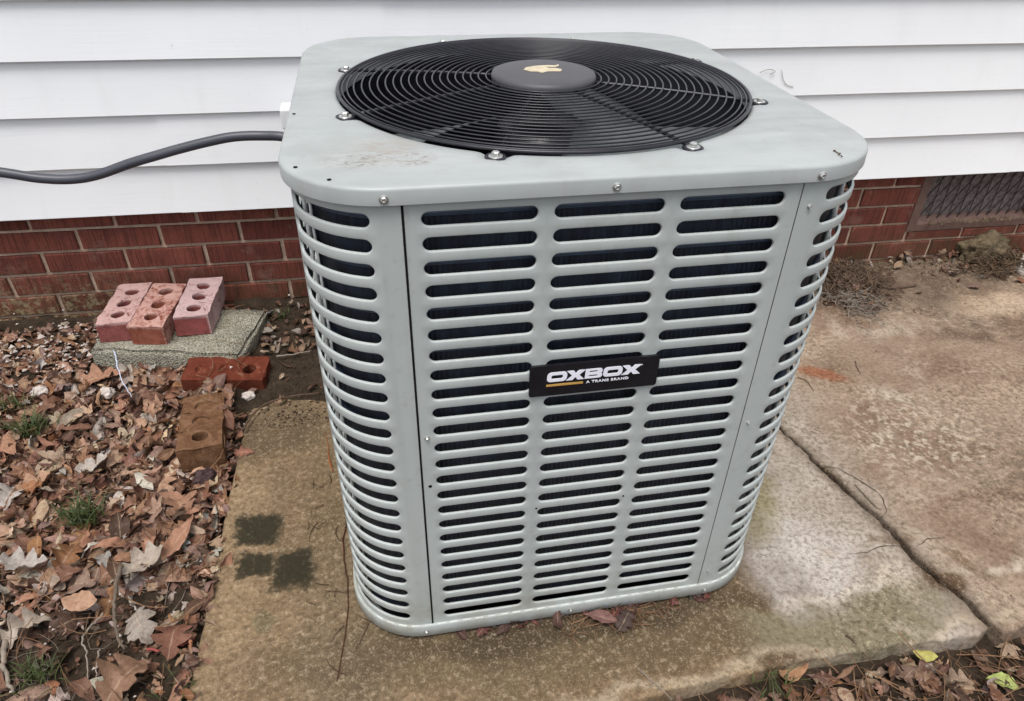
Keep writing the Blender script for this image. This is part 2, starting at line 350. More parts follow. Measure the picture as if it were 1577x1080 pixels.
M = dict(
    paint=m_paint(), cover=m_cover(), coil=m_coil(), concrete=m_concrete(), soil=m_soil(), vinyl=m_vinyl(), brick=m_brick(),
    mortar=m_mortar(), gritty=m_gritty(), leaf=m_leaf(),
    black=m_simple('black coated wire', (.014, .014, .020), .32, .5, var=.3, bump=.05),
    blackm=m_simple('black fan plastic', (.012, .012, .016), .3, .5, var=.3, bump=.05),
    blade=m_simple('grey fan blade', (.12, .135, .14), .35, .5, metal=.3, var=.2),
    hub=m_simple('faded black hub cap', (.068, .068, .076), .5, .4, var=.12, scale=20),
    screw=m_simple('zinc screw', (.62, .62, .60), .3, .6, metal=.85, var=.15, scale=200),
    tube=m_simple('coil tube', (.045, .065, .105), .32, .6, metal=.2, var=.3),
    strap=m_simple('pale bracket', (.62, .64, .62), .45, .4),
    hole=m_simple('dark hole', (.008, .008, .008), .9, .1, bump=0),
    hose=m_simple('grey electrical conduit', (.050, .053, .068), .42, .5, var=.12, scale=14, bump=.05),
    white=m_simple('white plastic fitting', (.72, .72, .74), .4, .4, var=.05),
    plate=m_simple('black badge plate', (.012, .011, .014), .25, .5, var=.2, bump=0),
    letter=m_simple('white lettering', (.80, .80, .88), .4, .4, var=.05, bump=0),
    gold=m_simple('gold bar', (.62, .36, .10), .35, .5, metal=.2, var=.15, bump=0),
    cream=m_simple('cream emblem', (.52, .45, .32), .5, .3, var=.15, scale=90),
    vent=m_simple('brown painted vent metal', (.115, .070, .058), .6, .3, var=.2, scale=60),
    ventdark=m_simple('dusty vent mesh', (.17, .145, .14), .9, .1, var=.5, scale=70, bump=.8, bd=.003),
    wire=m_simple('vent mesh wire', (.05, .036, .038), .7, .2, var=.3),
    twig=m_simple('dead twig bark', (.10, .066, .045), .85, .15, var=.4, scale=120, bump=.5, bd=.001),
    palestem=m_simple('pale dry stem', (.24, .20, .165), .7, .2, var=.2, scale=80),
    straw=m_simple('dry straw', (.20, .115, .065), .8, .15, var=.5, scale=30),
    grass=m_simple('green grass blade', (.050, .068, .020), .6, .3, var=.5, scale=60, bump=0),
    rock=m_simple('mossy rubble stone', (.13, .10, .062), .95, .1, var=.55, scale=30, bump=1., bd=.008),
    chalk=m_simple('chalky white stone', (.50, .44, .40), .9, .1, var=.25, scale=50, bump=.6, bd=.003),
    clod=m_simple('soil crumb', (.045, .032, .022), .95, .1, var=.5, scale=60, bump=.6, bd=.002),
)
# ================================================================== GROUND
def pad_mesh(poly, ztop, zbot, name, bev=.007):
    bm = bmesh.new(); vs = [bm.verts.new((x, y, ztop)) for x, y in poly]; f = bm.faces.new(vs)
    if f.normal.z < 0: f.normal_flip()
    r = bmesh.ops.extrude_face_region(bm, geom=[f]); vv = [e for e in r['geom'] if isinstance(e, bmesh.types.BMVert)]
    for v in vv: v.co.z = zbot
    bmesh.ops.recalc_face_normals(bm, faces=bm.faces)
    top = [e for e in bm.edges if all(abs(v.co.z-ztop) < 1e-6 for v in e.verts) and len(e.link_faces) == 2]
    bmesh.ops.bevel(bm, geom=top, offset=bev, segments=3, affect='EDGES', profile=.6, clamp_overlap=True)
    me = bpy.data.meshes.new(name); bm.to_mesh(me); bm.free(); return me
def jag(pts, amp, step, seed=0):
    out = []
    for (a, b) in zip(pts[:-1], pts[1:]):
        a = np.array(a); b = np.array(b); L = np.linalg.norm(b-a); n = max(1, int(L/step)); d = (b-a)/L; nn = np.array([-d[1], d[0]])
        for i in range(n):
            p = a+(b-a)*i/n; k = amp*fbm(p[0]*60+seed, p[1]*60, seed)
            out.append(tuple(p+nn*k))
    out.append(tuple(pts[-1])); return out
crack = [(.60, .80), (.61, .392), (.626, .316), (.636, .253), (.654, .182), (.670, .125), (.680, .064), (.682, .008), (.697, -.047), (.713, -.078), (.718, -.106), (.720, -.160)]
cj = jag(crack, .006, .012, 3)
def gap(p): return .0020 + .0050*max(0., min(1., (.42-p[1])/.35))*(.65+.6*abs(fbm(p[0]*30, p[1]*30, 5)))
left_e = [(x-gap((x, y)), y) for x, y in cj]; right_e = [(x+gap((x, y))*1.1+.0015*fbm(y*90, 1), y) for x, y in cj]
front = jag([(-.622, -.145), (-.3, -.168), (.05, -.166), (.2, -.155), (.38, -.147), (.56, -.149), (.712, -.158)], .004, .02, 9)
lefte = jag([(-.600, .80), (-.608, .6), (-.614, .32), (-.616, .13), (-.622, -.14)], .004, .02, 2)
poly1 = lefte[:-1] + front[:-1] + left_e[::-1][1:-1] + [(.599, .80)]
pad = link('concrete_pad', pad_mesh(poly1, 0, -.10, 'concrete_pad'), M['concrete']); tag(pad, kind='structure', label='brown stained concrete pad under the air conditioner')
smooth_by_angle(pad, 50)
fr2 = jag([(.732, -.160), (.80, -.155), (1.2, -.150), (2.0, -.14)], .004, .02, 5)
poly2 = right_e[:-1] + fr2 + [(3.2, -.13), (3.2, 1.16), (.56, 1.17), (.585, .82)]
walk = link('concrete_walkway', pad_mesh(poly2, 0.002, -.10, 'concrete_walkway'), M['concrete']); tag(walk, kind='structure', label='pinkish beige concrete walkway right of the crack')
smooth_by_angle(walk, 50)
# broken-off sliver beside the crack
def surface_crack(pts, w, name):
    b = MB(); P = jag(pts, .003, .006, 8); n = len(P)
    L = []; 
    for i, p in enumerate(P):
        a = np.array(P[max(0, i-1)]); c = np.array(P[min(n-1, i+1)]); d = c-a; d /= np.linalg.norm(d); nn = np.array([-d[1], d[0]])
        ww = w*(.25+.75*math.sin(PI*(i+.5)/n))*(.7+.6*abs(fbm(p[0]*80, p[1]*80)))
        L.append((p[0]+nn[0]*ww, p[1]+nn[1]*ww, .0032)); L.append((p[0]-nn[0]*ww, p[1]-nn[1]*ww, .0032))
    b.add(L, [(2*i, 2*i+1, 2*i+3, 2*i+2) for i in range(n-1)])
    o = b.build(name, M['crackdirt'], walk); return o
M['crackdirt'] = m_simple('dirt packed in crack', (.022, .015, .010), .95, .1, bump=.8, bd=.002)
surface_crack([(.640, .262), (.668, .252), (.690, .215), (.712, .172), (.708, .145), (.695, .122), (.676, .108)], .0011, 'hairline_crack')
surface_crack([(.675, .037), (.63, .043), (.60, .034), (.565, .037)], .0008, 'hairline_crack')
surface_crack([(.70, .03), (.735, .045), (.77, .04)], .0008, 'hairline_crack')
frag = MB(); fp = [(.673, .20), (.688, .195), (.708, .168), (.700, .140), (.688, .125), (.680, .135), (.676, .165)]
frag.add([(x, y, .0025) for x, y in fp] + [(x*.98+.69*.02, y*.96+.163*.04, .0075) for x, y in fp], [tuple(range(6, -1, -1)), tuple(range(7, 14))] + [(i, (i+1) % 7, (i+1) % 7+7, i+7) for i in range(7)])
fo = frag.build('concrete_fragment', M['concrete']); tag(fo, 'thin broken flake of concrete beside the long crack', 'concrete flake'); mod_bevel(fo, .0015)

def ground_h(x, y):
    h = -.030
    if x > -.62 and y < -.155: h = -.034
    h += .012*fbm(x*3, y*3, 2) + .006*fbm(x*14, y*14, 4)
    # soil washed over the back-left corner of the pad
    if y > .52 and x > -.70 and x < -.2:
        e = (y - .605 - .05*fbm(x*9, 1.3) + .12*max(0, -.50-x)*0)/.08
        e = max(0., min(1., e)); h = h*(1-e) + e*(.010 + .009*fbm(x*16, y*16, 7) + .012*max(0, y-.8))
    if x <= -.70 and y > .75: h += .02*min(1, (y-.75)/.2)
    if x < -.62 and y > -.1: h += .010*min(1., max(0., (y-.2)/.3))
    return h
def grid_ground(x0, x1, y0, y1, step, name, z=0):
    nx = int((x1-x0)/step)+1; ny = int((y1-y0)/step)+1
    vs = [(x0+i*step, y0+j*step, ground_h(x0+i*step, y0+j*step)+z) for j in range(ny) for i in range(nx)]
    fs = [(j*nx+i, j*nx+i+1, (j+1)*nx+i+1, (j+1)*nx+i) for j in range(ny-1) for i in range(nx-1)]
    b = MB(); b.add(vs, fs); return b.build(name, M['soil'], smooth=True)
g = grid_ground(-1.9, 1.8, -.9, 1.18, .012, 'ground'); tag(g, kind='structure', label='dark damp soil around the slab')
b = MB(); b.add([(-60, -60, -.075), (60, -60, -.075), (60, 60, -.075), (-60, 60, -.075)], [(0, 1, 2, 3)])
far = b.build('terrain', M['soil']); tag(far, kind='structure', label='plain ground stretching away behind the camera')

# ================================================================== HOUSE WALL
WROT = -.0164
WO = (-.2529, 1.1387, 0)
def on_wall(s, out, z): # world point from wall-local
    return (WO[0]+s*math.cos(WROT)+out*math.sin(WROT), WO[1]+s*math.sin(WROT)-out*math.cos(WROT), z)
fw = empty('brick_foundation', WO, WROT); tag(fw, 'low dark red scored brick foundation wall below white siding', 'brick wall')
BL, CH, J1 = .2032, .0624, .2611
S0 = -.892
# backing mortar with vent opening
VX0, VX1, VZ0, VZ1 = 1.642, 2.10, .108, .300
mb = MB()
for (x0, x1, z0, z1) in ((-3, VX0, -.12, .36), (VX0, VX1, -.12, VZ0), (VX1, 4, -.12, .36), (VX0, VX1, VZ1, .36)): mb.box(x0, x1, .0035, .1, z0, z1)
mb.build('mortar', M['mortar'], fw)
def brick_mesh(L, H, seed):
    H -= .0012; L -= .0012
    bm = bmesh.new(); bmesh.ops.create_cube(bm, size=1)
    for v in bm.verts: v.co = Vector((v.co.x*L, v.co.y*.06, v.co.z*H))
    bmesh.ops.bevel(bm, geom=[e for e in bm.edges if all(v.co.y < 0 for v in e.verts)], offset=.0022, segments=1, affect='EDGES')
    for v in bm.verts:
        v.co += Vector((random.uniform(-.0008, .0008), random.uniform(-.0008, .0004), random.uniform(-.0014, .0014)))
    me = bpy.data.meshes.new('brick'); bm.to_mesh(me); bm.free(); me.materials.append(M['brick']); return me
full = [brick_mesh(BL-.0095, CH-.0080, i) for i in range(6)]
for row in range(-1, 6):
    zc = J1 + CH/2 - CH*(row) + 0   # row 0 sits just below the siding
    off = 0 if row % 2 == 0 else .5
    for j in range(-4, 17):
        a = S0+(j+off)*BL; bb_ = a+BL
        if a < -1.75 or a > 2.75 or row < 0 and False: continue
        if a < VX1 and bb_ > VX0 and zc+CH/2 > VZ0+.012 and zc < VZ1+.03:
            segs = []
            if zc-CH/2 < VZ0-.015:
                for (p, q) in ((max(a, VX0), min(bb_, VX1)),):
                    if q-p > .03:
                        hh = VZ0-(zc-CH/2)-.006; o = link('brick', brick_mesh(q-p-.0095, hh, 0), None, fw); o.location = ((p+q)/2, .0265, zc-CH/2+.003+hh/2)
            if VX0-a > .03: segs.append((a, VX0+.004))
            if bb_-VX1 > .03: segs.append((VX1-.004, bb_))
        else: segs = [(a, bb_)]
        HB = CH-.008; zb_ = zc
        if len(segs) and zc > .07 and zc < VZ0 and a < VX1 and bb_ > VX0: pass
        for (p, q) in segs:
            L = q-p-.0095
            me = random.choice(full) if abs(L-(BL-.0095)) < 1e-4 else brick_mesh(L, CH-.008, 0)
            o = link('brick', me, None, fw); o.location = ((p+q)/2, .030-.0035+random.uniform(-.0012, .0012), zc)
            o.rotation_euler = (random.uniform(-.004, .004), random.uniform(-.003, .003), random.uniform(-.004, .004))
# crawl-space vent
vn = MB(); vn.box(VX0+.03, VX1-.02, .030, .034, VZ0+.01, VZ1); vn = vn.build('vent', M['ventdark'], fw)
fr = MB()
fr.box(VX0, VX0+.030, -.004, .03, VZ0, VZ1+.01); fr.box(VX1-.03, VX1, -.004, .03, VZ0, VZ1+.01)
fr.box(VX0+.030, VX1-.03, -.004, .03, VZ0, VZ0+.024); fr.box(VX0+.03, VX1-.03, -.004, .03, VZ1-.004, VZ1+.01)
f_ = fr.build('frame', M['vent'], vn); mod_bevel(f_, .002)
sl = MB(); sl.add([(VX0+.03, .0, VZ0+.024), (VX1-.03, .0, VZ0+.024), (VX1-.03, .029, VZ0+.040), (VX0+.03, .029, VZ0+.040)], [(0, 1, 2, 3)]); sl.build('sill', M['vent'], vn)
x = VX0+.045; k = 0
while x < VX1-.035:
    w_ = MB(); w_.tube([(x, .020, VZ0+.03), (x, .020, VZ1)], .0016, 5); w_.build('upright_wire', M['wire'], vn)
    x += .036; k += 1
zs = VZ0+.03
for rowi, (za, zb) in enumerate(((zs, zs+.062), (zs+.062, zs+.124), (zs+.124, VZ1+.03))):
    x = VX0+.040
    while x < VX1-.045:
        zt = min(zb, VZ1); w_ = MB(); fx = (zt-za)/(zb-za)
        w_.tube([(x-.002, .016, za+.003), (x+.036*fx, .016, zt)], .0019, 4); w_.build('slanted_strip', M['wire'], vn); x += .036
# dust and crumbs on the vent sill
# ---- siding
sw = empty('siding_wall', WO, WROT); tag(sw, 'white vinyl clapboard siding on the house wall above the bricks', 'siding')
bk = MB(); bk.box(-3, 4, .003, .10, .362, 2.70); bk.build('wall_sheathing', M['white'], sw)
EX = .1245
def board(s0, s1, z0, out=0., last=False):
    # profile (out, z): drip edge, face, top
    n = max(2, int((s1-s0)/.25)); b = MB(); prof = [(.013, z0+.002), (.030, z0), (.0310, z0+.0016), (.0305, z0+.004), (.0185, z0+EX+.012), (.0165, z0+EX+.012)]
    vs = []
    for i in range(n+1):
        s = s0+(s1-s0)*i/n; wob = .0012*fbm(s*2.1, z0*9)
        vs += [(s, -(p+out+wob), z+.0010*fbm(s*1.3, z0*5, 3)) for p, z in prof]
    k = len(prof); fs = [(i*k+j, i*k+j+1, (i+1)*k+j+1, (i+1)*k+j) for i in range(n) for j in range(k-1)]
    fs += [tuple(range(k)), tuple(n*k+j for j in range(k-1, -1, -1))]
    b.add(vs, fs); o = b.build('siding_board', M['vinyl'], sw); smooth_by_angle(o, 35); return o
seams = {0: [-.490, 1.9], 1: [-.494, 2.3], 2: [1.2+.9], 3: [.063+2.2], 4: [.060, 2.4]}
for r in range(0, 19):
    z0 = .305+EX*r
    if z0 > 2.6: break
    cuts = [-3.]+seams.get(r, [random.uniform(-.5, 2.5)])+[4.]
    for i, (a, b2) in enumerate(zip(cuts[:-1], cuts[1:])):
        board(a-(.02 if i else 0), b2, z0, .0024*(i % 2))
# ================================================================== AIR CONDITIONER
AC = empty('air_conditioner', (0, .357, 0)); tag(AC, 'grey green louvred outdoor air conditioner with round black fan grille on top', 'air conditioner')
AC_OFF = Vector((0, .357, 0))
def acb(b, name, mat, parent=AC, smooth=False, weld=0):
    b.v = [(x, y-.357, z) for x, y, z in b.v]; return b.build(name, mat, parent, smooth, weld)
HX, HY, RC = .357, .357, .114
ARC = RC*PI/2; AX, AY = HX-RC, HY-RC
def per(u, d=0.):
    """point and outward normal on the body's rounded-square outline at signed arc length u from the front centre"""
    tot = 4*AX+4*AY+4*ARC; u = u % tot; rad = RC+d
    seq = [('l', AX, (0, -1)), ('a', ARC, (AX, -AY), -90), ('l', 2*AY, (1, 0)), ('a', ARC, (AX, AY), 0), ('l', 2*AX, (0, 1)), ('a', ARC, (-AX, AY), 90), ('l', 2*AY, (-1, 0)), ('a', ARC, (-AX, -AY), 180), ('l', AX, (0, -1))]
    st = [(0, -HY), None, (HX, -AY), None, (AX, HY), None, (-HX, AY), None, (-AX, -HY)]
    for i, sg in enumerate(seq):
        if u <= sg[1]+1e-9 or i == 8:
            if sg[0] == 'l':
                n = sg[2]; t = (-n[1], n[0]); x, y = st[i][0]+t[0]*u, st[i][1]+t[1]*u
            else:
                a = math.radians(sg[3])+u/RC; n = (math.cos(a), math.sin(a)); x, y = sg[2][0]+RC*n[0], sg[2][1]+RC*n[1]
            return x+n[0]*d, y+n[1]*d+.357, n
        u -= sg[1]
Z1, PZ, NR, ZTOP, ZBOT = .7577, .03047, 24, .790, .036
def louvre_panel(name, u0, u1, slots, kstr, off=0.):
    b = MB(); d0 = off; RS = .0084
    def P(u, z, d): x, y, _ = per(u, d0+d); return (x, y, z)
    def strip(ua, ub, za, zb, n):
        vs = []; 
        for i in range(n+1):
            u = ua+(ub-ua)*i/n; vs += [P(u, za, 0), P(u, zb, 0)]
        b.add(vs, [(2*i, 2*i+2, 2*i+3, 2*i+1) for i in range(n)])
    mg = .0093
    cells = [(s0-mg+RS*0, s1+mg) for s0, s1 in slots]
    zt = Z1+PZ/2; zb = Z1-PZ*(NR-1)-PZ/2
    strip(u0, u1, zt, ZTOP, 24); strip(u0, u1, ZBOT, zb, 24)
    prev = u0
    for c0, c1 in cells+[(u1, u1)]:
        if c0-prev > 1e-5: strip(prev, c0, zb, zt, 6 if kstr > 12 else 1)
        prev = c1
    K = kstr; A = 8
    for (s0, s1), (c0, c1) in zip(slots, cells):
        for r in range(NR):
            zc = Z1-PZ*r; ca, cb = zc-PZ/2, zc+PZ/2
            def ring(rad, d):
                out = []; a0, a1 = s0+RS, s1-RS
                for i in range(K): out.append(P(a0+(a1-a0)*i/K, zc+rad, d))
                for i in range(A): a = PI/2-PI*i/A; out.append(P(a1+rad*math.cos(a), zc+rad*math.sin(a), d))
                for i in range(K): out.append(P(a1+(a0-a1)*i/K, zc-rad, d))
                for i in range(A): a = -PI/2-PI*i/A; out.append(P(a0+rad*math.cos(a), zc+rad*math.sin(a), d))
                return out
            a0, a1 = s0+RS, s1-RS; rect = []
            for i in range(K): rect.append(P(a0+(a1-a0)*i/K, cb, 0))
            for i in range(A):
                q = i/A
                if q < .25: rect.append(P(a1+(c1-a1)*q*4, cb, 0))
                elif q <= .75: rect.append(P(c1, cb-(cb-ca)*(q-.25)*2, 0))
                else: rect.append(P(c1+(a1-c1)*(q-.75)*4, ca, 0))
            for i in range(K): rect.append(P(a1+(a0-a1)*i/K, ca, 0))
            for i in range(A):
                q = i/A
                if q < .25: rect.append(P(a0+(c0-a0)*q*4, ca, 0))
                elif q <= .75: rect.append(P(c0, ca+(cb-ca)*(q-.25)*2, 0))
                else: rect.append(P(c0+(a0-c0)*(q-.75)*4, cb, 0))
            rings = [rect, ring(RS+.0018, 0), ring(RS+.0009, -.0003), ring(RS+.0003, -.0011), ring(RS, -.0022), ring(RS-.0001, -.0034)]
            N = len(rect); vs = [p for R_ in rings for p in R_]
            b.add(vs, [(i*N+k_, i*N+(k_+1) % N, (i+1)*N+(k_+1) % N, (i+1)*N+k_) for i in range(len(rings)-1) for k_ in range(N)])
    o = acb(b, name, M['paint'], AC, True, 1e-5); return o
w_, g_ = .1298, .01864
cols = [(-1.5*w_-g_, -.5*w_-g_), (-.5*w_, .5*w_), (.5*w_+g_, 1.5*w_+g_)]
louvre_panel('front_panel', -.2325, .2325, cols, 4)
UC = AX+ARC/2; US = AX+ARC+AY; UB = US+AY+ARC+AX; TOT = 4*AX+4*AY+4*ARC
USL = TOT-US
for uc in (UC, TOT-UC, UB-AX-ARC/2, UB+AX+ARC/2):
    louvre_panel('corner_panel', uc-(UC-.2335), uc+(UC-.2335), [(uc-.0635, uc+.0635)], 14)
for uc in (US, USL): 
    h = US-(UC+(UC-.2335))-.001
    louvre_panel('side_panel', uc-h, uc+h, [(uc+a, uc+c_) for a, c_ in cols], 4)
louvre_panel('back_panel', UB-.2325, UB+.2325, [(UB+a, UB+c_) for a, c_ in cols], 4)
# seam shadow gaps: the panels' hems behind the joints
for uc in (-.233, ):
    b = MB(); x, y, n = per(uc); b.box(x-.0014, x+.0014, y-.0006, y+.004, ZBOT+.0, ZTOP-.012); acb(b, 'panel_seam', M['hole'])
b = MB(); x, y, n = per(.233); b.box(x-.0005, x+.0005, y-.0004, y+.004, ZBOT, ZTOP-.012); acb(b, 'panel_seam', M['wire'])
# base pan rail
def ring_wall(b, prof, n=200):
    vs = []
    for i in range(n):
        for d, z in prof:
            x, y, _ = per(TOT*i/n, d); vs.append((x, y, z))
    k = len(prof); b.add(vs, [(i*k+j, ((i+1) % n)*k+j, ((i+1) % n)*k+j+1, i*k+j+1) for i in range(n) for j in range(k-1)])
b = MB(); ring_wall(b, [(-.03, .010), (.004, .010), (.0052, .0112), (.0052, .0335), (.0045, .0352), (.0015, .0358), (-.0035, .0356), (-.004, .012)]); 
rail = acb(b, 'base_rail', M['paint'], AC, True); smooth_by_angle(rail, 50)
b = MB(); nb_ = 64
for zz_ in (.0105, .0375):
    b.add([(*per(TOT*i/nb_, -.021)[:2], zz_) for i in range(nb_)], [tuple(range(nb_))])
acb(b, 'base_pan', M['blackm'])
for i in range(4):   # feet under the pan
    fx, fy = (-.24 if i % 2 else .24), (.10 if i < 2 else .61)
    b = MB(); b.box(fx-.03, fx+.03, fy-.03, fy+.03, .0005, .011); acb(b, 'foot', M['blackm'])
# dashed stitch line on the rail = short beads
DI = []
b = MB(); u = -.33
while u < .33:
    p0 = per(u, .0030); p1 = per(u+.013, .0030); b.tube([(p0[0], p0[1], .0362), (p1[0], p1[1], .0362)], .0010, 4); u += .021
acb(b, 'rail_crimp', M['strap'])['kind'] = 'stuff'
# coil
b = MB(); ring_wall(b, [(-.020, .037), (-.020, .770)], 220); acb(b, 'coil', M['coil'], AC, True)
for r in range(0, NR, 2):
    if r > 10: continue
    b = MB(); z = Z1-PZ*r+.0015
    pts = []
    for i in range(160):
        x, y, _ = per(TOT*i/160, -.0165); pts.append((x, y, z))
    b.tube(pts, .0052, 6, True); acb(b, 'coil_tube', M['tube'], AC, True)
# pale vertical straps just inside the corners
def strap(ang, rad, cx, cy, w, zt=.775, zb=.05, lean=0.):
    b = MB(); x, y = cx+rad*math.cos(ang), cy+rad*math.sin(ang)
    b.tube([(x, y, zb), (x+lean, y, zt)], w, 6); return acb(b, 'coil_strap', M['strap'], AC, True)
cl = (-AX, .357-AY); cr = (AX, .357-AY)
strap(math.radians(180+17), .103, cl[0], cl[1], .0028); strap(math.radians(180+27), .102, cl[0], cl[1], .0018)
strap(math.radians(-42), .102, cr[0], cr[1], .0022)
strap(math.radians(-25), .102, cr[0], cr[1], .0018)
# ---- top cover
CX_, CY_ = -.003, .359; CHX, CHY, CR = .3625, .366, .121; FC = (0., .362); RH = .3035; ZC = .799
def rr_point(th, hx, hy, r):
    """rounded rectangle boundary in direction th"""
    c, s = math.cos(th), math.sin(th); lo, hi = 0., 2.
    for _ in range(40):
        m_ = (lo+hi)/2; x, y = abs(c*m_), abs(s*m_)
        ax, ay = hx-r, hy-r
        inside = (x <= hx and y <= hy) and not (x > ax and y > ay and math.hypot(x-ax, y-ay) > r)
        if inside: lo = m_
        else: hi = m_
    return c*lo, s*lo
NA = 288
BOLTA = [math.radians(-112.5+45*k) for k in range(8)]
def ang_near(a):
    return min(abs((a-t+PI) % (2*PI)-PI) for t in BOLTA)
b = MB(); vs = []
fr_ = [0, .02, .05, .12, .2, .3, .45, .6, .75, .88, .97, 1.]
prof_edge = [(.0042, -.0006), (.0066, -.0021), (.0076, -.0046), (.0078, -.0200), (.0066, -.0208)]
for i in range(NA):
    th = 2*PI*i/NA
    ox, oy = rr_point(th, CHX-.0078, CHY-.0078, CR-.0078); ox += CX_; oy += CY_
    ix, iy = FC[0]+RH*math.cos(th), FC[1]+RH*math.sin(th)
    L_ = math.hypot(ox-ix, oy-iy); ux, uy = (ox-ix)/L_, (oy-iy)/L_
    # inner roll down
    vs.append((FC[0]+(RH-.001)*math.cos(th), FC[1]+(RH-.001)*math.sin(th), ZC-.020))
    for t in fr_:
        x, y = ix+(ox-ix)*t, iy+(oy-iy)*t
        rad = math.hypot(x-FC[0], y-FC[1]); a = ang_near(th)*rad
        crown = .0018*min(1, t*3)*(1-t)*4*.5
        dip = -.0050*math.exp(-(a/.017)**4)*max(0., min(1., (RH+.030-rad)/.010))
        roll = -.0025*math.exp(-t/.02)
        vs.append((x, y, ZC+crown+dip+roll))
    # outward normal approximations
    e = 1e-3; p1 = rr_point(th-e, CHX-.0078, CHY-.0078, CR-.0078); p2 = rr_point(th+e, CHX-.0078, CHY-.0078, CR-.0078)
    tx, ty = p2[0]-p1[0], p2[1]-p1[1]; l = math.hypot(tx, ty); nx, ny = ty/l, -tx/l
    for d, dz in prof_edge: vs.append((ox+nx*d, oy+ny*d, ZC+dz))
k = 1+len(fr_)+len(prof_edge)
b.add(vs, [(i*k+j, i*k+j+1, ((i+1) % NA)*k+j+1, ((i+1) % NA)*k+j) for i in range(NA) for j in range(k-1)])
cov = acb(b, 'top_cover', M['cover'], AC, True); smooth_by_angle(cov, 55)
# hex-head screws
def screw(p, n, r=.0042, parent=AC, washer=True):
    b = MB(); b.lathe([(r*1.25, 0), (r*1.25, .0008), (r*.95, .0012)] if washer else [(r*.9, 0)], 16); b.lathe([(r*.8, .0008), (r*.8, .0032), (r*.65, .0038), (r*.25, .0034)], 6)
    q = Vector(n).to_track_quat('Z', 'Y').to_matrix(); b.v = [tuple(q @ Vector(v) + Vector(p)) for v in b.v]
    return acb(b, 'screw', M['screw'], parent)
yl = CY_-CHY-.0002
for x in (-.2515, .0015, .2480): screw((x, yl, .7868), (0, -1, 0), .0040)
for (x, z) in ((-.2445, .023), (.0015, .023), (.2455, .023)): screw((x, -.0054, z), (0, -1, 0), .0030)
screw((-.2225, -.0002, .4438), (0, -1, 0), .0028)
for (x, z) in ((.2475, .7455), (.2455, .4065), (.2465, .0675)): screw((x, -.0002+.0002, z), (0, -1, 0), .0022)
for (x, z, r) in ((-.2225, .3535, .0026), (.068, .284, .0016), (-.0675, .281, .0016)):
    b = MB(); b.lathe([(r, 0), (r, .0004)], 14, (x, 0, z), 'y'); acb(b, 'screw_hole', M['hole'])
for th, r in ((math.radians(228), .0024), (math.radians(221), .0024), (math.radians(196), .0022)):
    ox, oy = rr_point(th, CHX-.004, CHY-.004, CR-.004)
    b = MB(); b.lathe([(r, 0), (r, .0005)], 12, (ox*.985+CX_, oy*.985+CY_, ZC+.0004)); acb(b, 'screw_hole', M['hole'])
# ---- grille
ZG = ZC+.003
def gz(r): return ZG+.010*(1-(r/RH)**2)
radii = [.3015, .2955, .2885]
r = .2790
while r > .082: radii.append(r); r -= .01135
for r in radii:
    n = 120 if r > .15 else 80; wr = .00125 if r < .30 else .0024
    b = MB(); b.tube([(FC[0]+r*math.cos(2*PI*i/n), FC[1]+r*math.sin(2*PI*i/n), gz(r)) for i in range(n)], wr, 6, True)
    acb(b, 'grille_ring', M['black'], AC, True)
for a in BOLTA:
    b = MB(); c, s = math.cos(a), math.sin(a)
    b.tube([(FC[0]+c*q, FC[1]+s*q, gz(q)-.0035) for q in np.linspace(.07, .305, 10)], .0027, 6); acb(b, 'grille_spoke', M['black'], AC, True)
    # mounting tab
    b = MB(); R0 = .3145; n1 = 12
    b.tube([(FC[0]+c*(R0)+math.cos(a+t)*.011, FC[1]+s*R0+math.sin(a+t)*.011, ZC-.0015) for t in np.linspace(-PI*.95, PI*.95, 15)], .0022, 5); acb(b, 'mounting_loop', M['black'], AC, True)
    b = MB(); cc = (FC[0]+c*R0, FC[1]+s*R0, ZC-.0010); b.lathe([(.0085, 0), (.0088, .0009), (.0083, .0016)], 20, cc); acb(b, 'washer', M['screw'])
    b = MB(); cc = (cc[0], cc[1], cc[2]+.0018); b.lathe([(.0048, 0), (.0048, .0036), (.0040, .0044)], 6, cc); acb(b, 'bolt', M['screw'])
b = MB(); b.lathe([(.070, -.012), (.0775, -.010), (.0785, -.002), (.0765, .0025), (.070, .0045), (.04, .0055), (.001, .0058)], 64, (FC[0], FC[1], ZG+.0125)); hub = acb(b, 'hub_cap', M['hub'], AC, True); smooth_by_angle(hub, 50)
def fill_poly(loops, z_th, name, mat, parent, xf):
    """flat filled polygons with holes, given a little thickness; xf maps (x, y, h) to the parent's space"""
    cu = bpy.data.curves.new(name, 'CURVE'); cu.dimensions = '2D'; cu.fill_mode = 'BOTH'; cu.extrude = z_th/2
    for L in loops:
        sp = cu.splines.new('POLY'); sp.points.add(len(L)-1)
        for p, q in zip(sp.points, L): p.co = (q[0], q[1], 0, 1)
        sp.use_cyclic_u = True
    t = bpy.data.objects.new(name, cu); COL.objects.link(t); bpy.context.view_layer.update()
    me = bpy.data.meshes.new_from_object(t.evaluated_get(bpy.context.evaluated_depsgraph_get()))
    bpy.data.objects.remove(t); bpy.data.curves.remove(cu)
    me.materials.clear()
    for v in me.vertices: v.co = Vector(xf(v.co.x, v.co.y, v.co.z))
    me.name = name; return link(name, me, mat, parent)
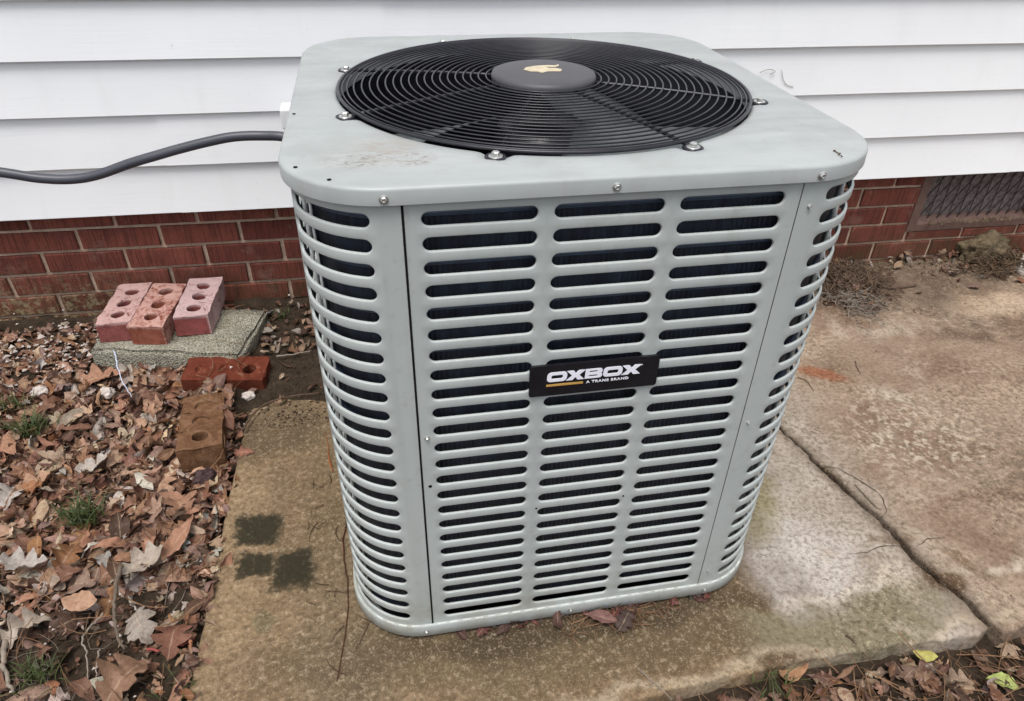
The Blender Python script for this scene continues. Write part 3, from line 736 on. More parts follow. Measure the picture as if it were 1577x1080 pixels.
# cream emblem on the hub (horned head in profile)
def unproj(u, v, z):
    d = ff+rr*(u-788.5)/1100-uu*(v-540)/1100; t = (z-CAMP[2])/d[2]; return CAMP+t*d
em = [(1265, 285), (1285, 271), (1330, 262), (1372, 260), (1404, 259), (1440, 262), (1462, 255), (1457, 266), (1432, 273), (1400, 270), (1382, 273), (1404, 279), (1432, 280), (1457, 290), (1440, 303), (1390, 299), (1342, 308), (1328, 300), (1296, 298)]
em = [((x-1365)*.00030, -(y-283)*.00086) for x, y in em]
fill_poly([em], .0008, 'emblem', M['cream'], hub, lambda x, y, h: (FC[0]+x, FC[1]-.357+y+.004, ZG+.0125+.0062+h))
# ---- fan below the grille
b = MB(); n = 64
b.lathe([(.300, -.020), (.297, -.12), (.305, -.30)], 64, (FC[0], FC[1], ZC), cap=False); acb(b, 'shroud', M['blackm'], AC, True)
fan = MB(); fan.lathe([(.075, -.02), (.078, .03), (.06, .045), (.001, .047)], 32, (FC[0], FC[1], .70)); fan = acb(fan, 'fan_hub', M['blackm'], AC, True)
for kb in range(3):
    a0 = math.radians(168+120*kb); b = MB(); vs = []
    for i in range(9):
        rad = .07+.222*i/8; half = .50+.14*math.sin(i/8*2.2)
        for j in range(9):
            t = j/8-.5; aa = a0+t*2*half+.25*(i/8)**2; z = .715+t*.085*(.07+.2)/.2*.8+.012*(1-(2*t)**2)
            vs.append((FC[0]+rad*math.cos(aa), FC[1]+rad*math.sin(aa), z))
    b.add(vs, [(i*9+j, i*9+j+1, (i+1)*9+j+1, (i+1)*9+j) for i in range(8) for j in range(8)])
    o = acb(b, 'fan_blade', M['blade'], AC, True); sm = o.modifiers.new('thick', 'SOLIDIFY'); sm.thickness = .002
b = MB(); b.lathe([(.07, -.16), (.07, -.02)], 32, (FC[0], FC[1], .70)); acb(b, 'motor', M['blackm'], AC, True)
b = MB(); b.lathe([(.32, 0), (.32, .004)], 48, (FC[0], FC[1], .30)); acb(b, 'inner_floor', M['blackm'], AC)
# ---- badge
PLW, PLH = .0875, .0245
def rrect(hx, hy, r, n=6, cx=0, cy=0):
    out = []
    for (sx, sy, a0) in ((1, 1, 0), (-1, 1, 90), (-1, -1, 180), (1, -1, 270)):
        for i in range(n+1):
            a = math.radians(a0+90*i/n); out.append((cx+sx*(hx-r)+r*math.cos(a), cy+sy*(hy-r)+r*math.sin(a)))
    return out
BZ = .5235
bxf = lambda y0: (lambda x, y, h: (x+.0005, y0-h-.357, BZ+y+.001*0))
badge = fill_poly([rrect(PLW, PLH, .004)], .0036, 'badge', M['plate'], AC, bxf(-.0026)); mod_bevel(badge, .0008)
def letter(kind, x, w, h, sk=.0012):
    """chunky extended capitals as outlines, baseline at y=0"""
    s = w; t = .30*h
    if kind == 'O': L = [rrect(s/2, h/2, h*.36, 6, s/2, h/2), rrect(s/2-t*1.25, h/2-t, h*.14, 4, s/2, h/2)]
    elif kind == 'B':
        o_ = [(0, 0), (s-h*.25, 0), (s-h*.08, h*.06), (s, h*.20), (s, h*.36), (s-h*.12, h*.50), (s-h*.04, h*.62), (s-h*.04, h*.82), (s-h*.12, h*.95), (s-h*.28, h), (0, h)]
        L = [o_, rrect((s-2.6*t)/2, h*.085, h*.05, 3, s*.47, h*.28), rrect((s-2.8*t)/2, h*.085, h*.05, 3, s*.46, h*.73)]
    elif kind == 'X':
        q = w*.36
        L = [[(0, 0), (q, 0), (s/2, h*.30), (s-q, 0), (s, 0), (s*.70, h*.5), (s, h), (s-q, h), (s/2, h*.70), (q, h), (0, h), (s*.30, h*.5)]]
    return [[(x+px+py/h*sk, py) for px, py in l] for l in L]
lx = -.0650; H_ = .0150
for ch, w in (('O', .0265), ('X', .0250), ('B', .0235), ('O', .0260), ('X', .0265)):
    Ls = letter(ch, lx, w, H_); Ls = [[(x, y-.0015) for x, y in l] for l in Ls]
    fill_poly(Ls, .0008, 'letter', M['letter'], badge, bxf(-.0049)); lx += w+(.0003 if ch != 'B' else .0010)-(.0012 if ch == 'O' else 0)
fill_poly([[(-.0650, -.0088), (-.0155, -.0088), (-.0155, -.0058), (-.0650, -.0058)]], .0008, 'underline', M['gold'], badge, bxf(-.0049))
def text_part(body, size, x, y, name, sx=1.25, parent=badge, mat=None, offset=.0):
    cu = bpy.data.curves.new(name, 'FONT'); cu.body = body; cu.size = size; cu.extrude = .0003; cu.offset = offset; cu.space_character = 1.12
    t = bpy.data.objects.new(name, cu); COL.objects.link(t); bpy.context.view_layer.update()
    me = bpy.data.meshes.new_from_object(t.evaluated_get(bpy.context.evaluated_depsgraph_get())); bpy.data.objects.remove(t)
    me.materials.clear(); f = bxf(-.0049)
    for v in me.vertices: v.co = Vector(f(x+v.co.x*sx, y+v.co.y, v.co.z))
    return link(name, me, mat or M['letter'], parent)
tp = text_part('A TRANE BRAND', .0052, -.0110, -.0090, 'small_lettering', 1.32, offset=.00012)
text_part('TM', .0022, .0605, .0115, 'trademark_sign', 1.2)
# ================================================================== CONDUIT
def catmull(pts, n=8):
    P = [Vector(p) for p in pts]; P = [P[0]*2-P[1]]+P+[P[-1]*2-P[-2]]; out = []
    for i in range(1, len(P)-2):
        for k in range(n):
            t = k/n; a, b_, c, d = P[i-1], P[i], P[i+1], P[i+2]
            out.append(.5*((2*b_)+(-a+c)*t+(2*a-5*b_+4*c-d)*t*t+(-a+3*b_-3*c+d)*t**3))
    out.append(P[-2]); return out
hz = MB(); hp = [(-1.75, 1.02, .66), (-1.45, .99, .60), (-1.22, .955, .522), (-1.063, .95, .492), (-.993, .95, .475), (-.93, .95, .469), (-.872, .95, .476), (-.797, .95, .499), (-.735, .95, .515), (-.682, .95, .528), (-.62, .95, .541), (-.567, .95, .549), (-.51, .95, .549), (-.455, .95, .543), (-.41, .90, .535), (-.37, .80, .53), (-.36, .70, .53)]
hz.tube(catmull(hp, 8), .0108, 16); hzo = hz.build('conduit', M['hose'], None, True); tag(hzo, 'curving dark grey electrical conduit running in front of the white siding', 'conduit')
b = MB(); b.box(-.470, -.440, 1.03, 1.09, .535, .582); b2 = b.build('disconnect_box', M['white']); mod_bevel(b2, .004); tag(b2, 'small white plastic box on the siding behind the lid', 'electrical box')
# ================================================================== LOOSE BRICKS AND BLOCK
def cored_brick(name, mat, L=.192, Wd=.090, H=.056, filled=()):
    """brick lying on its bed face, three round holes down through the top"""
    b = MB(); c0s = np.linspace(-L/2, L/2, 4); r = .0175; K = 20
    for ci in range(3):
        y0, y1 = c0s[ci], c0s[ci+1]; yc = (y0+y1)/2*(.86 if ci != 1 else 1); ring = []; rect = []
        for i in range(K):
            a = 2*PI*i/K; c, s = math.cos(a), math.sin(a); ring.append((c*r, yc+s*r*.9))
            q = min((Wd/2)/abs(c) if abs(c) > 1e-6 else 9, ((y1-yc) if s > 0 else (yc-y0))/abs(s) if abs(s) > 1e-6 else 9); rect.append((c*q, yc+s*q))
        hd = H*.12 if ci in filled else H*.7
        vs = [(x, y, H) for x, y in rect]+[(x, y, H) for x, y in ring]+[(x*.93, yc+(y-yc)*.93, H-hd) for x, y in ring]
        b.add(vs, [(i, (i+1) % K, K+(i+1) % K, K+i) for i in range(K)]+[(K+i, K+(i+1) % K, 2*K+(i+1) % K, 2*K+i) for i in range(K)]+[tuple(2*K+i for i in range(K))])
        for sx in (-1, 1):
            for yy in (y0, y1): b.add([(sx*Wd/2, yy, H)], [])
    # corner fillers: triangles where the radial projection skips the cell corners
    for ci in range(3):
        y0, y1 = c0s[ci], c0s[ci+1]; yc = (y0+y1)/2*(.86 if ci != 1 else 1)
        angs = [2*PI*i/K for i in range(K)]
        for (sx, yy) in ((1, y1), (-1, y1), (-1, y0), (1, y0)):
            ac = math.atan2(yy-yc, sx*Wd/2) % (2*PI); i = int(ac/(2*PI/K)); pr_ = []
            for j in (i, (i+1) % K):
                a = angs[j]; c, s = math.cos(a), math.sin(a)
                q = min((Wd/2)/abs(c) if abs(c) > 1e-6 else 9, ((y1-yc) if s > 0 else (yc-y0))/abs(s) if abs(s) > 1e-6 else 9); pr_.append((c*q, yc+s*q, H))
            b.add([pr_[0], (sx*Wd/2, yy, H), pr_[1]], [(0, 1, 2)])
    x, y = Wd/2, L/2
    ny = 8
    for sx in (-1, 1):
        for i in range(ny): b.add([(sx*x, -y+L*i/ny, 0), (sx*x, -y+L*(i+1)/ny, 0), (sx*x, -y+L*(i+1)/ny, H), (sx*x, -y+L*i/ny, H)], [(0, 1, 2, 3)])
    for sy in (-1, 1): b.add([(-x, sy*y, 0), (x, sy*y, 0), (x, sy*y, H), (-x, sy*y, H)], [(0, 1, 2, 3)])
    b.add([(-x, -y, 0), (x, -y, 0), (x, y, 0), (-x, y, 0)], [(0, 1, 2, 3)])
    me = b.mesh(name, 1e-4)
    sd_ = random.random()*50
    for v in me.vertices:
        k = Vector((fbm(v.co.x*25+sd_, v.co.y*25, v.co.z*25), fbm(v.co.x*25, v.co.y*25+sd_, v.co.z*25), fbm(v.co.x*25, v.co.y*25, v.co.z*25+sd_)))*.0036; v.co += k+Vector((random.gauss(0, .0004), random.gauss(0, .0004), 0))
    o = link(name, me, mat); mod_bevel(o, .0028, 2, 40); o.modifiers['bevel'].use_clamp_overlap = True; return o
def block():
    bm = bmesh.new(); bmesh.ops.create_cube(bm, size=1)
    for v in bm.verts: v.co = Vector((v.co.x*.375, v.co.y*.215, (v.co.z+.5)*.075))
    bmesh.ops.bevel(bm, geom=bm.edges[:], offset=.008, segments=2, affect='EDGES')
    bmesh.ops.subdivide_edges(bm, edges=bm.edges[:], cuts=6, use_grid_fill=True)
    for v in bm.verts:
        n = Vector((fbm(v.co.x*22, v.co.y*22, v.co.z*22), fbm(v.co.x*22+9, v.co.y*22, v.co.z*22), fbm(v.co.x*22, v.co.y*22+9, v.co.z*22)))
        v.co += n*.005+Vector((random.gauss(0, .0007), random.gauss(0, .0007), random.gauss(0, .0007)))
    me = bpy.data.meshes.new('paving_block'); bm.to_mesh(me); bm.free(); return me
blk = link('paving_block', block(), M['gritty'], None, True); blk.location = (-.793, .955, -.018); blk.rotation_euler = (0, .01, math.radians(-13))
tag(blk, 'rough pebbly concrete paving block carrying three loose bricks', 'concrete block')
pinkw2 = m_loose('orange brick with worn pink paint', (.30, .085, .050), (.60, .38, .33), .66)
pinkw = m_loose('red brick with pink white paint', (.25, .060, .052), (.62, .42, .39), .80)
whitew = m_loose('red brick with white paint', (.25, .045, .04), (.62, .46, .45), .84)
redw = m_loose('orange red brick', (.155, .036, .018), (.40, .33, .22), .16, False)
brown = m_loose('muddy brown brick', (.17, .082, .040), (.24, .14, .08), .45, False)
def put(o, x, y, z, rz, rx=0, ry=0): o.location = (x, y, z); o.rotation_euler = (rx, ry, math.radians(rz)); return o
ZB = .0585
tag(put(cored_brick('loose_brick', pinkw, Wd=.086), -.925, 1.008, ZB+.001, -4, .02, -.05), 'pink painted brick with three holes, leftmost of the three on the block', 'brick', 'loose bricks by the wall')
tag(put(cored_brick('loose_brick', pinkw2, Wd=.086), -.842, .985, ZB+.003, -8, .06, .03), 'chipped orange pink brick in the middle of the three on the block', 'brick', 'loose bricks by the wall')
tag(put(cored_brick('loose_brick', whitew, Wd=.086), -.748, 1.010, ZB+.001, -3, .01, 0), 'white frosted red brick, rightmost of the three on the block', 'brick', 'loose bricks by the wall')
tag(put(cored_brick('loose_brick', redw, filled=(0, 1)), -.663, .778, -.012, -96, -.03, .04), 'orange red brick with mortar filled holes lying against the front of the block', 'brick', 'loose bricks by the wall')
tag(put(cored_brick('loose_brick', brown, filled=(1, 2)), -.688, .583, -.012, 6, -.02, .0), 'muddy brown brick with three holes set in the dead leaves', 'brick', 'loose bricks by the wall')
# ================================================================== LEAVES
PAL = [((.25, .125, .078), 5), ((.33, .185, .118), 5), ((.19, .095, .065), 5), ((.40, .255, .175), 5), ((.30, .19, .145), 4), ((.48, .37, .27), 2.2), ((.105, .058, .040), 4), ((.30, .145, .07), 1.4), ((.46, .42, .37), 1.0), ((.24, .155, .125), 3), ((.52, .36, .25), 1.6)]
def leaf_geo(kind, seed, length=1.):
    r = random.Random(seed); V = []; F = []; UV = []
    if kind == 'maple':
        tips = [(0, .62), (24, .40), (38, .27), (62, .58), (78, .36), (98, .22), (125, .44), (142, .26), (165, .20), (180, .10)]
        tips = tips+[(360-a, q) for a, q in tips[1:-1][::-1]]+[(360, .62)]
        tips = [(a, q*r.uniform(.86, 1.12)) for a, q in tips]; tips[-1] = (360, tips[0][1])
        def rad(a):
            for (a0, q0), (a1, q1) in zip(tips[:-1], tips[1:]):
                if a0 <= a <= a1: return q0+(q1-q0)*(a-a0)/(a1-a0)
        NR_ = 48; V.append((0, 0, 0)); UV.append((.3, .5)); FR = (.25, .5, .75, 1.)
        for f in FR:
            for i in range(NR_):
                d = 360*i/NR_; a = math.radians(d); q = min(rad(d), .20+f*.5)*(f if f < 1 else 1)*.95
                if f < 1: q = min(rad(d)*f*1.05, .33*f+.05)
                V.append((q*math.cos(a), q*math.sin(a), 0)); UV.append((.3+q*math.cos(a), .5+q*math.sin(a)*.9))
        for i in range(NR_):
            j = (i+1) % NR_; F.append((0, 1+i, 1+j))
            for k in range(len(FR)-1): F.append((1+k*NR_+i, 1+(k+1)*NR_+i, 1+(k+1)*NR_+j, 1+k*NR_+j))
    else:
        nt = {'oval': 12, 'oak': 26, 'long': 12}[kind]; nj = 7
        asp = {'oval': .21, 'oak': .30, 'long': .12}[kind]*r.uniform(.8, 1.25); bend = r.uniform(-.25, .25); k1 = r.uniform(.7, 1.15)
        for i in range(nt+1):
            t = i/nt; w = asp*(math.sin(PI*t**k1)**.85 if 0 < t < 1 else .02)
            if kind == 'oak': w *= .38+.78*abs(math.sin(t*PI*3.5+.3))**.8
            w = max(w, .008)
            for j in range(nj):
                sj = (j-(nj-1)/2)/((nj-1)/2); ww = w*(1+(r.uniform(-.10, .10) if abs(sj) > .9 else 0))
                V.append((t-.5+(.06*abs(sj) if kind == 'oak' else 0), ww*sj+bend*(t-.5)**2, 0)); UV.append((t, .5+sj*.45))
        for i in range(nt):
            for j in range(nj-1): F.append((i*nj+j, i*nj+j+1, (i+1)*nj+j+1, (i+1)*nj+j))
    V = np.array(V, float); x, y = V[:, 0].copy(), V[:, 1].copy(); asp_ = max(.1, np.abs(y).max())
    roll = r.choice([-1, 1, 1])*r.uniform(.3, 2.3)*(.55 if kind == 'maple' else 1.); cr_ = roll/asp_/1.0
    cl_ = r.uniform(-1.6, 2.0); tw = r.uniform(-1.4, 1.4); fold = r.uniform(-.1, .6); sd2 = r.uniform(0, 99)
    crk = cr_*.5*(1+.5*np.sin(x*5+sd2))
    ya = np.where(np.abs(crk) > .05, np.sin(y*crk)/np.where(np.abs(crk) > .05, crk, 1), y); z = np.where(np.abs(crk) > .05, (1-np.cos(y*crk))/np.where(np.abs(crk) > .05, crk, 1), 0)
    z = z+np.abs(y)*fold
    if abs(cl_) > .05: z = z+(1-np.cos(x*cl_*1.4))/(cl_*1.4); x2 = np.sin(x*cl_*1.4)/(cl_*1.4)
    else: x2 = x
    a = tw*x; y3 = ya*np.cos(a)-z*np.sin(a)*.6; z3 = z*np.cos(a)+ya*np.sin(a)
    cr2 = np.array([mnoise.noise(Vector((p*5+sd2, q*5, 0)))*.075+mnoise.noise(Vector((p*13+sd2, q*13, 4)))*.045 for p, q in zip(x, y)])
    ed = np.sin(x*23+sd2)*.018*(np.abs(y)/asp_)**2
    V = np.stack([x2, y3, z3+cr2+ed], 1); V[:, 2] -= V[:, 2].mean()
    return V*length, F, np.array(UV)
kinds = ['oval']*20+['oak']*9+['maple']*4+['long']*12
TPL = [leaf_geo(k, 100+i) for i, k in enumerate(kinds)]
def pick_col(r=random, pale=0.):
    tot = sum(w for _, w in PAL); k = r.uniform(0, tot)
    for c, w in PAL:
        k -= w
        if k <= 0: break
    if r.random() < pale: c = r.choice([(.44, .36, .29), (.42, .40, .38), (.50, .44, .38)])
    f = r.uniform(.72, 1.22); return tuple(min(.6, q*f*r.uniform(.94, 1.06)) for q in c)
def rotm(rx, ry, rz):
    return np.array((Matrix.Rotation(rz, 3, 'Z') @ Matrix.Rotation(ry, 3, 'Y') @ Matrix.Rotation(rx, 3, 'X')))
def leaves_to_mesh(items, name):
    Vs = []; Fl = []; Ft = []; UVs = []; Cs = []; base = 0
    for (ti, size, rot, pos, col) in items:
        V, F, UV = TPL[ti]; P = (V*size) @ rotm(*rot).T + np.array(pos); Vs.append(P)
        for f in F: Fl.append([i+base for i in f]); UVs.append(UV[list(f)]); Cs += [col]*len(f)
        base += len(V)
    me = bpy.data.meshes.new(name); me.from_pydata(np.concatenate(Vs).tolist(), [], Fl)
    uv = me.uv_layers.new(name='uv'); uv.data.foreach_set('uv', np.concatenate(UVs).astype(np.float32).ravel())
    ca = me.color_attributes.new('tint', 'FLOAT_COLOR', 'CORNER'); arr = np.ones((len(Cs), 4), np.float32); arr[:, :3] = np.array(Cs); ca.data.foreach_set('color', arr.ravel())
    me.polygons.foreach_set('use_smooth', [True]*len(me.polygons)); me.materials.append(M['leaf']); return me
def blocked(x, y):
    for (cx, cy, hx, hy, an) in ((-.793, .955, .19, .108, -13), (-.658, .775, .098, .048, -8), (-.688, .583, .046, .098, 6)):
        a = math.radians(-an); dx, dy = x-cx, y-cy; u = dx*math.cos(a)-dy*math.sin(a); v = dx*math.sin(a)+dy*math.cos(a)
        if abs(u) < hx and abs(v) < hy: return True
    return False
def bare(x, y):
    """share of leaf cover at a ground point"""
    if y > 1.09: return 0
    if x < -.62:
        d = 1.
        e = (y-.15+.09*fbm(x*5, y*5, 8))/.12; d *= max(.10, min(1, e))
        if y > .84: d *= .55
        return d
    return 0
items = []
N_ = 0
while N_ < 5200:
    x, y = random.uniform(-1.5, -.60), random.uniform(-.35, 1.10)
    if random.random() > bare(x, y) or blocked(x, y): continue
    if x > -.635+.01*fbm(y*20, 3): continue
    k = random.random(); size = random.uniform(.022, .058) if k < .82 else random.uniform(.058, .085)
    if y > .85: size *= .75
    lay = random.random()**1.4
    z = ground_h(x, y)+.004+.030*lay*min(1, bare(x, y))
    tilt = .35+.35*lay
    col = pick_col(pale=.05+.12*(y < .3)); shade = 1.
    items.append((random.randrange(len(TPL)), size, (random.gauss(0, tilt)+(PI if random.random() < .5 else 0), random.gauss(0, tilt*.7), random.uniform(0, 2*PI)), (x, y, z), col)); N_ += 1
lm_ = link('leaf_litter', leaves_to_mesh(items, 'leaf_litter')); tag(lm_, 'deep bed of curled brown dead leaves left of the slab', kind='stuff')
items = []
for _ in range(1500):
    x, y = random.uniform(-1.3, -.62), random.uniform(-.35, .34)
    items.append((random.randrange(len(TPL)), random.uniform(.006, .026), (random.gauss(0, .6), random.gauss(0, .5), random.uniform(0, 2*PI)), (x, y, ground_h(x, y)+.002+.006*random.random()), tuple(c*.55 for c in pick_col())))
lf0 = link('leaf_crumbs', leaves_to_mesh(items, 'leaf_crumbs')); tag(lf0, 'crumbled leaf bits on the bare soil', kind='stuff')
items = []
for _ in range(1100):   # front strip
    x, y = random.uniform(.05, 1.1), random.uniform(-.42, -.170)
    if random.random() > (.9 if y > -.33 and .2 < x < .62 else .6): continue
    z = ground_h(x, y)+.004+.018*random.random()
    items.append((random.randrange(len(TPL)), random.uniform(.012, .05), (random.gauss(0, .4)+(PI if random.random() < .5 else 0), random.gauss(0, .3), random.uniform(0, 2*PI)), (x, y, z), tuple(c*.72 for c in pick_col())))
lf2 = link('leaf_litter', leaves_to_mesh(items, 'leaf_litter_front')); tag(lf2, 'broken dead leaves and litter in front of the slab', kind='stuff')
items = []
for _ in range(260):   # crumbs between pad and wall
    x, y = random.uniform(-.60, -.36), random.uniform(.63, 1.10)
    if random.random() > .15+.6*(y > .85)*(x < -.45) or blocked(x, y): continue
    items.append((random.randrange(len(TPL)), random.uniform(.015, .045), (random.gauss(0, .4), random.gauss(0, .3), random.uniform(0, 2*PI)), (x, y, max(0, ground_h(x, y))+.006+.01*random.random()), tuple(c*.6 for c in pick_col(pale=.15))))
for _ in range(120):
    x, y = -.617+random.gauss(0, .012), random.uniform(-.1, .65)
    items.append((random.randrange(len(TPL)), random.uniform(.02, .05), (random.gauss(0, .5), random.gauss(0, .4), random.uniform(0, 2*PI)), (x-.01, y, -.002+.006*random.random()), pick_col()))
for _ in range(60):    # by the rail
    x, y = (random.gauss(.075, .035), random.gauss(-.012, .012)) if random.random() < .55 else (random.uniform(-.22, .26), -.004+random.gauss(0, .004))
    items.append((random.randrange(len(TPL)), random.uniform(.012, .042), (random.gauss(0, .5), random.gauss(0, .4), random.uniform(0, 2*PI)), (x, y, .005+.006*random.random()), (.085*random.uniform(.6, 2), .052, .045)))
lf3 = link('leaf_crumbs', leaves_to_mesh(items, 'leaf_crumbs')); tag(lf3, 'small broken leaf pieces along the slab and base rail', kind='stuff')
def one_leaf(ti, size, px, col, label, rz, group=None, z=0.012, rx=0., ry=0., name='dead_leaf', zoff=.030):
    w = unproj(px[0], px[1], z+.012); me = leaves_to_mesh([(ti, size, (rx+.15, ry-.1, 0), (0, 0, 0), col)], name)
    o = link(name, me); o.location = w; o.rotation_euler = (0, 0, math.radians(rz)); tag(o, label, 'leaf', group); return o
PALE = (.40, .345, .29); TAN = (.42, .26, .17); ORG = (.36, .195, .125)
mi = [i for i, k in enumerate(kinds) if k == 'maple']; oi_ = [i for i, k in enumerate(kinds) if k == 'oak']; ov = [i for i, k in enumerate(kinds) if k == 'oval']; lo = [i for i, k in enumerate(kinds) if k == 'long']
one_leaf(oi_[0], .095, (215, 865), PALE, 'pale buff lobed leaf between brown leaves beside the upright grey twig', 20)
one_leaf(oi_[0], .085, (40, 865), (.42, .39, .36), 'large pale grey lobed leaf at the left edge below the grass tuft', 175)
one_leaf(oi_[1], .12, (150, 582), ORG, 'orange tan lobed leaf lying just below the paving block', 8)
one_leaf(oi_[2], .085, (35, 970), PALE, 'pale folded leaf on bare soil in the lower left corner', 40, z=-.015)
one_leaf(oi_[6], .09, (215, 960), (.33, .29, .25), 'grey brown maple like leaf on bare soil right of the curved twig', -60, z=-.015)
one_leaf(ov[0], .095, (272, 830), ORG, 'tall curled orange brown leaf close to the slab edge', 62)
one_leaf(oi_[7], .08, (140, 715), (.44, .40, .36), 'bleached white leaf in the middle of the litter bed', 15)
one_leaf(oi_[3], .10, (50, 745), TAN, 'tan curled leaf near the left edge above the grass tuft', 30)
one_leaf(oi_[8], .07, (14, 765), (.42, .39, .36), 'white weathered leaf cut by the left edge of the view', 80)
one_leaf(oi_[4], .10, (190, 1045), (.24, .14, .09), 'wide brown leaf near the bottom edge left of the slab', 55, z=-.012)
one_leaf(ov[2], .10, (12, 685), ORG, 'long curled orange leaf at the left edge beside green grass', -55)
one_leaf(oi_[5], .08, (265, 985), (.19, .085, .055), 'dark red leaf on the soil near the slab corner', 85, z=-.012)
one_leaf(ov[4], .075, (120, 925), TAN, 'cream brown leaf at the lower end of the leaf bed', -20, z=0)
one_leaf(ov[3], .050, (1545, 1050), (.42, .50, .16), 'bright yellow green leaf on the dark litter at the lower right', -38, z=-.030, name='green_leaf')
one_leaf(ov[5], .042, (1424, 1008), (.45, .42, .12), 'yellow leaf caught under the front slab edge', -25, z=-.022, name='yellow_leaf')
one_leaf(ov[6], .07, (1225, 1030), (.36, .20, .11), 'orange brown leaf against the slab front right of the weeds', 12, z=-.03)
one_leaf(ov[7], .06, (925, 950), (.19, .10, .09), 'curled purple brown leaf under the base rail', -30, z=.008)
one_leaf(oi_[6], .055, (962, 955), (.07, .045, .04), 'dark wet leaf under the base rail', 50, z=.008)
one_leaf(ov[8], .05, (860, 955), (.10, .055, .045), 'small dark leaf under the middle of the base rail', 80, z=.008)
gshare = 'brown leaves lying loose on the litter bed'
for i in range(70):
    while True:
        x, y = random.uniform(-1.15, -.64), random.uniform(.12, .80)
        if not blocked(x, y) and bare(x, y) > .7: break
    ti = random.randrange(len(TPL)); me = leaves_to_mesh([(ti, random.uniform(.04, .08), (random.gauss(0, .35), random.gauss(0, .3), 0), (0, 0, 0), pick_col(pale=.1))], 'dead_leaf')
    o = link('dead_leaf', me); o.location = (x, y, ground_h(x, y)+.034+random.uniform(0, .008)); o.rotation_euler = (0, 0, random.uniform(0, 2*PI)); tag(o, 'curled dead leaf lying on top of the brown litter bed', 'leaf', gshare)
# ================================================================== TWIGS, STRAW, GRASS, STONES
def twig(pix, rad, mat, label, zs=.012, name='twig', jit=.004):
    pts = []
    for i, (u, v) in enumerate(pix):
        w = unproj(u, v, zs if not isinstance(zs, (list, tuple)) else zs[i]); pts.append(w)
    P = catmull(pts, 6); n = len(P); b = MB(); P = [p+Vector((random.gauss(0, jit*.25), random.gauss(0, jit*.25), random.gauss(0, jit*.15))) for p in P]
    b.tube(P, [rad*(1-.55*i/n) for i in range(n)], 7); o = b.build(name, mat, None, True); tag(o, label, 'twig'); return o
twig([(186, 872), (178, 905), (176, 940), (180, 975), (192, 1000)], .0042, m_simple('grey twig bark', (.13, .10, .075), .85, .15, var=.3, scale=120, bump=.5), 'upright curved grey twig on the leaves left of the slab', [.03, .03, .02, .005, -.005])
twig([(8, 985), (6, 1020), (12, 1050), (22, 1066)], .005, M['palestem'], 'thick pale bent stick at the lower left edge', -.012)
twig([(160, 945), (140, 965), (126, 985), (134, 1010), (136, 1045)], .0022, M['palestem'], 'thin forked root on bare soil left of the slab', -.014)
twig([(155, 1000), (148, 1030), (150, 1050)], .0016, M['palestem'], 'short thin root on bare soil', -.014)
twig([(375, 662), (388, 640), (410, 622), (445, 611), (494, 605)], .0028, M['twig'], 'long curved twig on soil beside the slab corner', .016)
twig([(426, 549), (450, 546), (480, 540)], .0024, M['palestem'], 'short white stick on dark soil by the unit', .025)
twig([(176, 540), (180, 560), (188, 585), (203, 612)], .0018, m_simple('bluish white stem', (.50, .54, .66), .6, .3), 'thin bluish white stem in front of the paving block', [.05, .045, .035, .03], 'stem')
twig([(1335, 436), (1370, 443), (1410, 440)], .0055, M['twig'], 'dark brown stick on the walkway beside the root clump', [.012, .008, .007])
twig([(1228, 580), (1243, 588), (1253, 602)], .0013, M['twig'], 'tiny curled twig by the rust stain', .004)
twig([(1317, 557), (1326, 576)], .0013, M['twig'], 'tiny straight twig on the walkway', .004)
twig([(535, 790), (528, 850), (536, 920), (520, 1050)], .0016, m_simple('dark red root', (.06, .022, .012), .8, .2), 'thin dark red root on the slab beside the unit', .003, 'root', .006)
twig([(505, 700), (512, 725), (500, 665)], .0014, m_simple('orange needle', (.26, .09, .03), .8, .2), 'short orange stem on the slab by the louvres', [.02, .005, .004])
twig([(567, 960), (556, 985), (548, 1000)], .0012, M['twig'], 'short dark stem beside the front corner of the unit', .003)
twig([(1303, 978), (1345, 1020)], .0016, M['twig'], 'dark straw leaning on the front slab edge', [.006, -.012])
twig([(1283, 231), (1290, 235), (1297, 241)], .0008, M['twig'], 'tiny dark twig lying on the front right of the lid', .8005)
twig([(1255, 1000), (1290, 1035)], .0013, M['straw'], 'thin brown straw hanging over the slab edge', [.004, -.02])
twig([(985, 1032), (1035, 1076)], .0012, M['palestem'], 'thin pale straw on the front slab edge', [.004, .003])
twig([(225, 1000), (262, 1000), (300, 985)], .0024, m_simple('red stem', (.28, .06, .05), .7, .3), 'red stem lying against the slab corner', -.008)
def straws(name, n, region, L, mat, label, zf, rad=.0009, seed=0, flat=.35):
    r = random.Random(seed); b = MB()
    for _ in range(n):
        x, y = region(r); a = r.uniform(0, 2*PI); l = r.uniform(*L); cv = r.gauss(0, 1.2 if 'root' in name else .5); pts = []; z = zf(x, y); dz = r.gauss(0, flat*l)
        for i in range(5):
            t = i/4-.5; aa = a+cv*t; pts.append((x+math.cos(aa)*l*t, y+math.sin(aa)*l*t, z+dz*t+abs(dz)*.5+.004*r.random()))
        q = rad*r.uniform(.6, 1.5); b.tube(pts, [q, q, q, q*.8, q*.4], 3, cap=False)
    o = b.build(name, mat, None, True); tag(o, label, kind='stuff'); return o
straws('pine_straw', 420, lambda r: (r.uniform(.05, 1.1), r.uniform(-.42, -.175)), (.03, .12), M['straw'], 'brown straw and stems in front of the slab', lambda x, y: ground_h(x, y)+.006, .0008, 1)
straws('fine_roots', 130, lambda r: (r.uniform(-1.25, -.63), r.uniform(-.25, .30)), (.02, .10), M['palestem'], 'fine pale roots on bare soil', lambda x, y: ground_h(x, y)+.003, .0005, 2, .12)
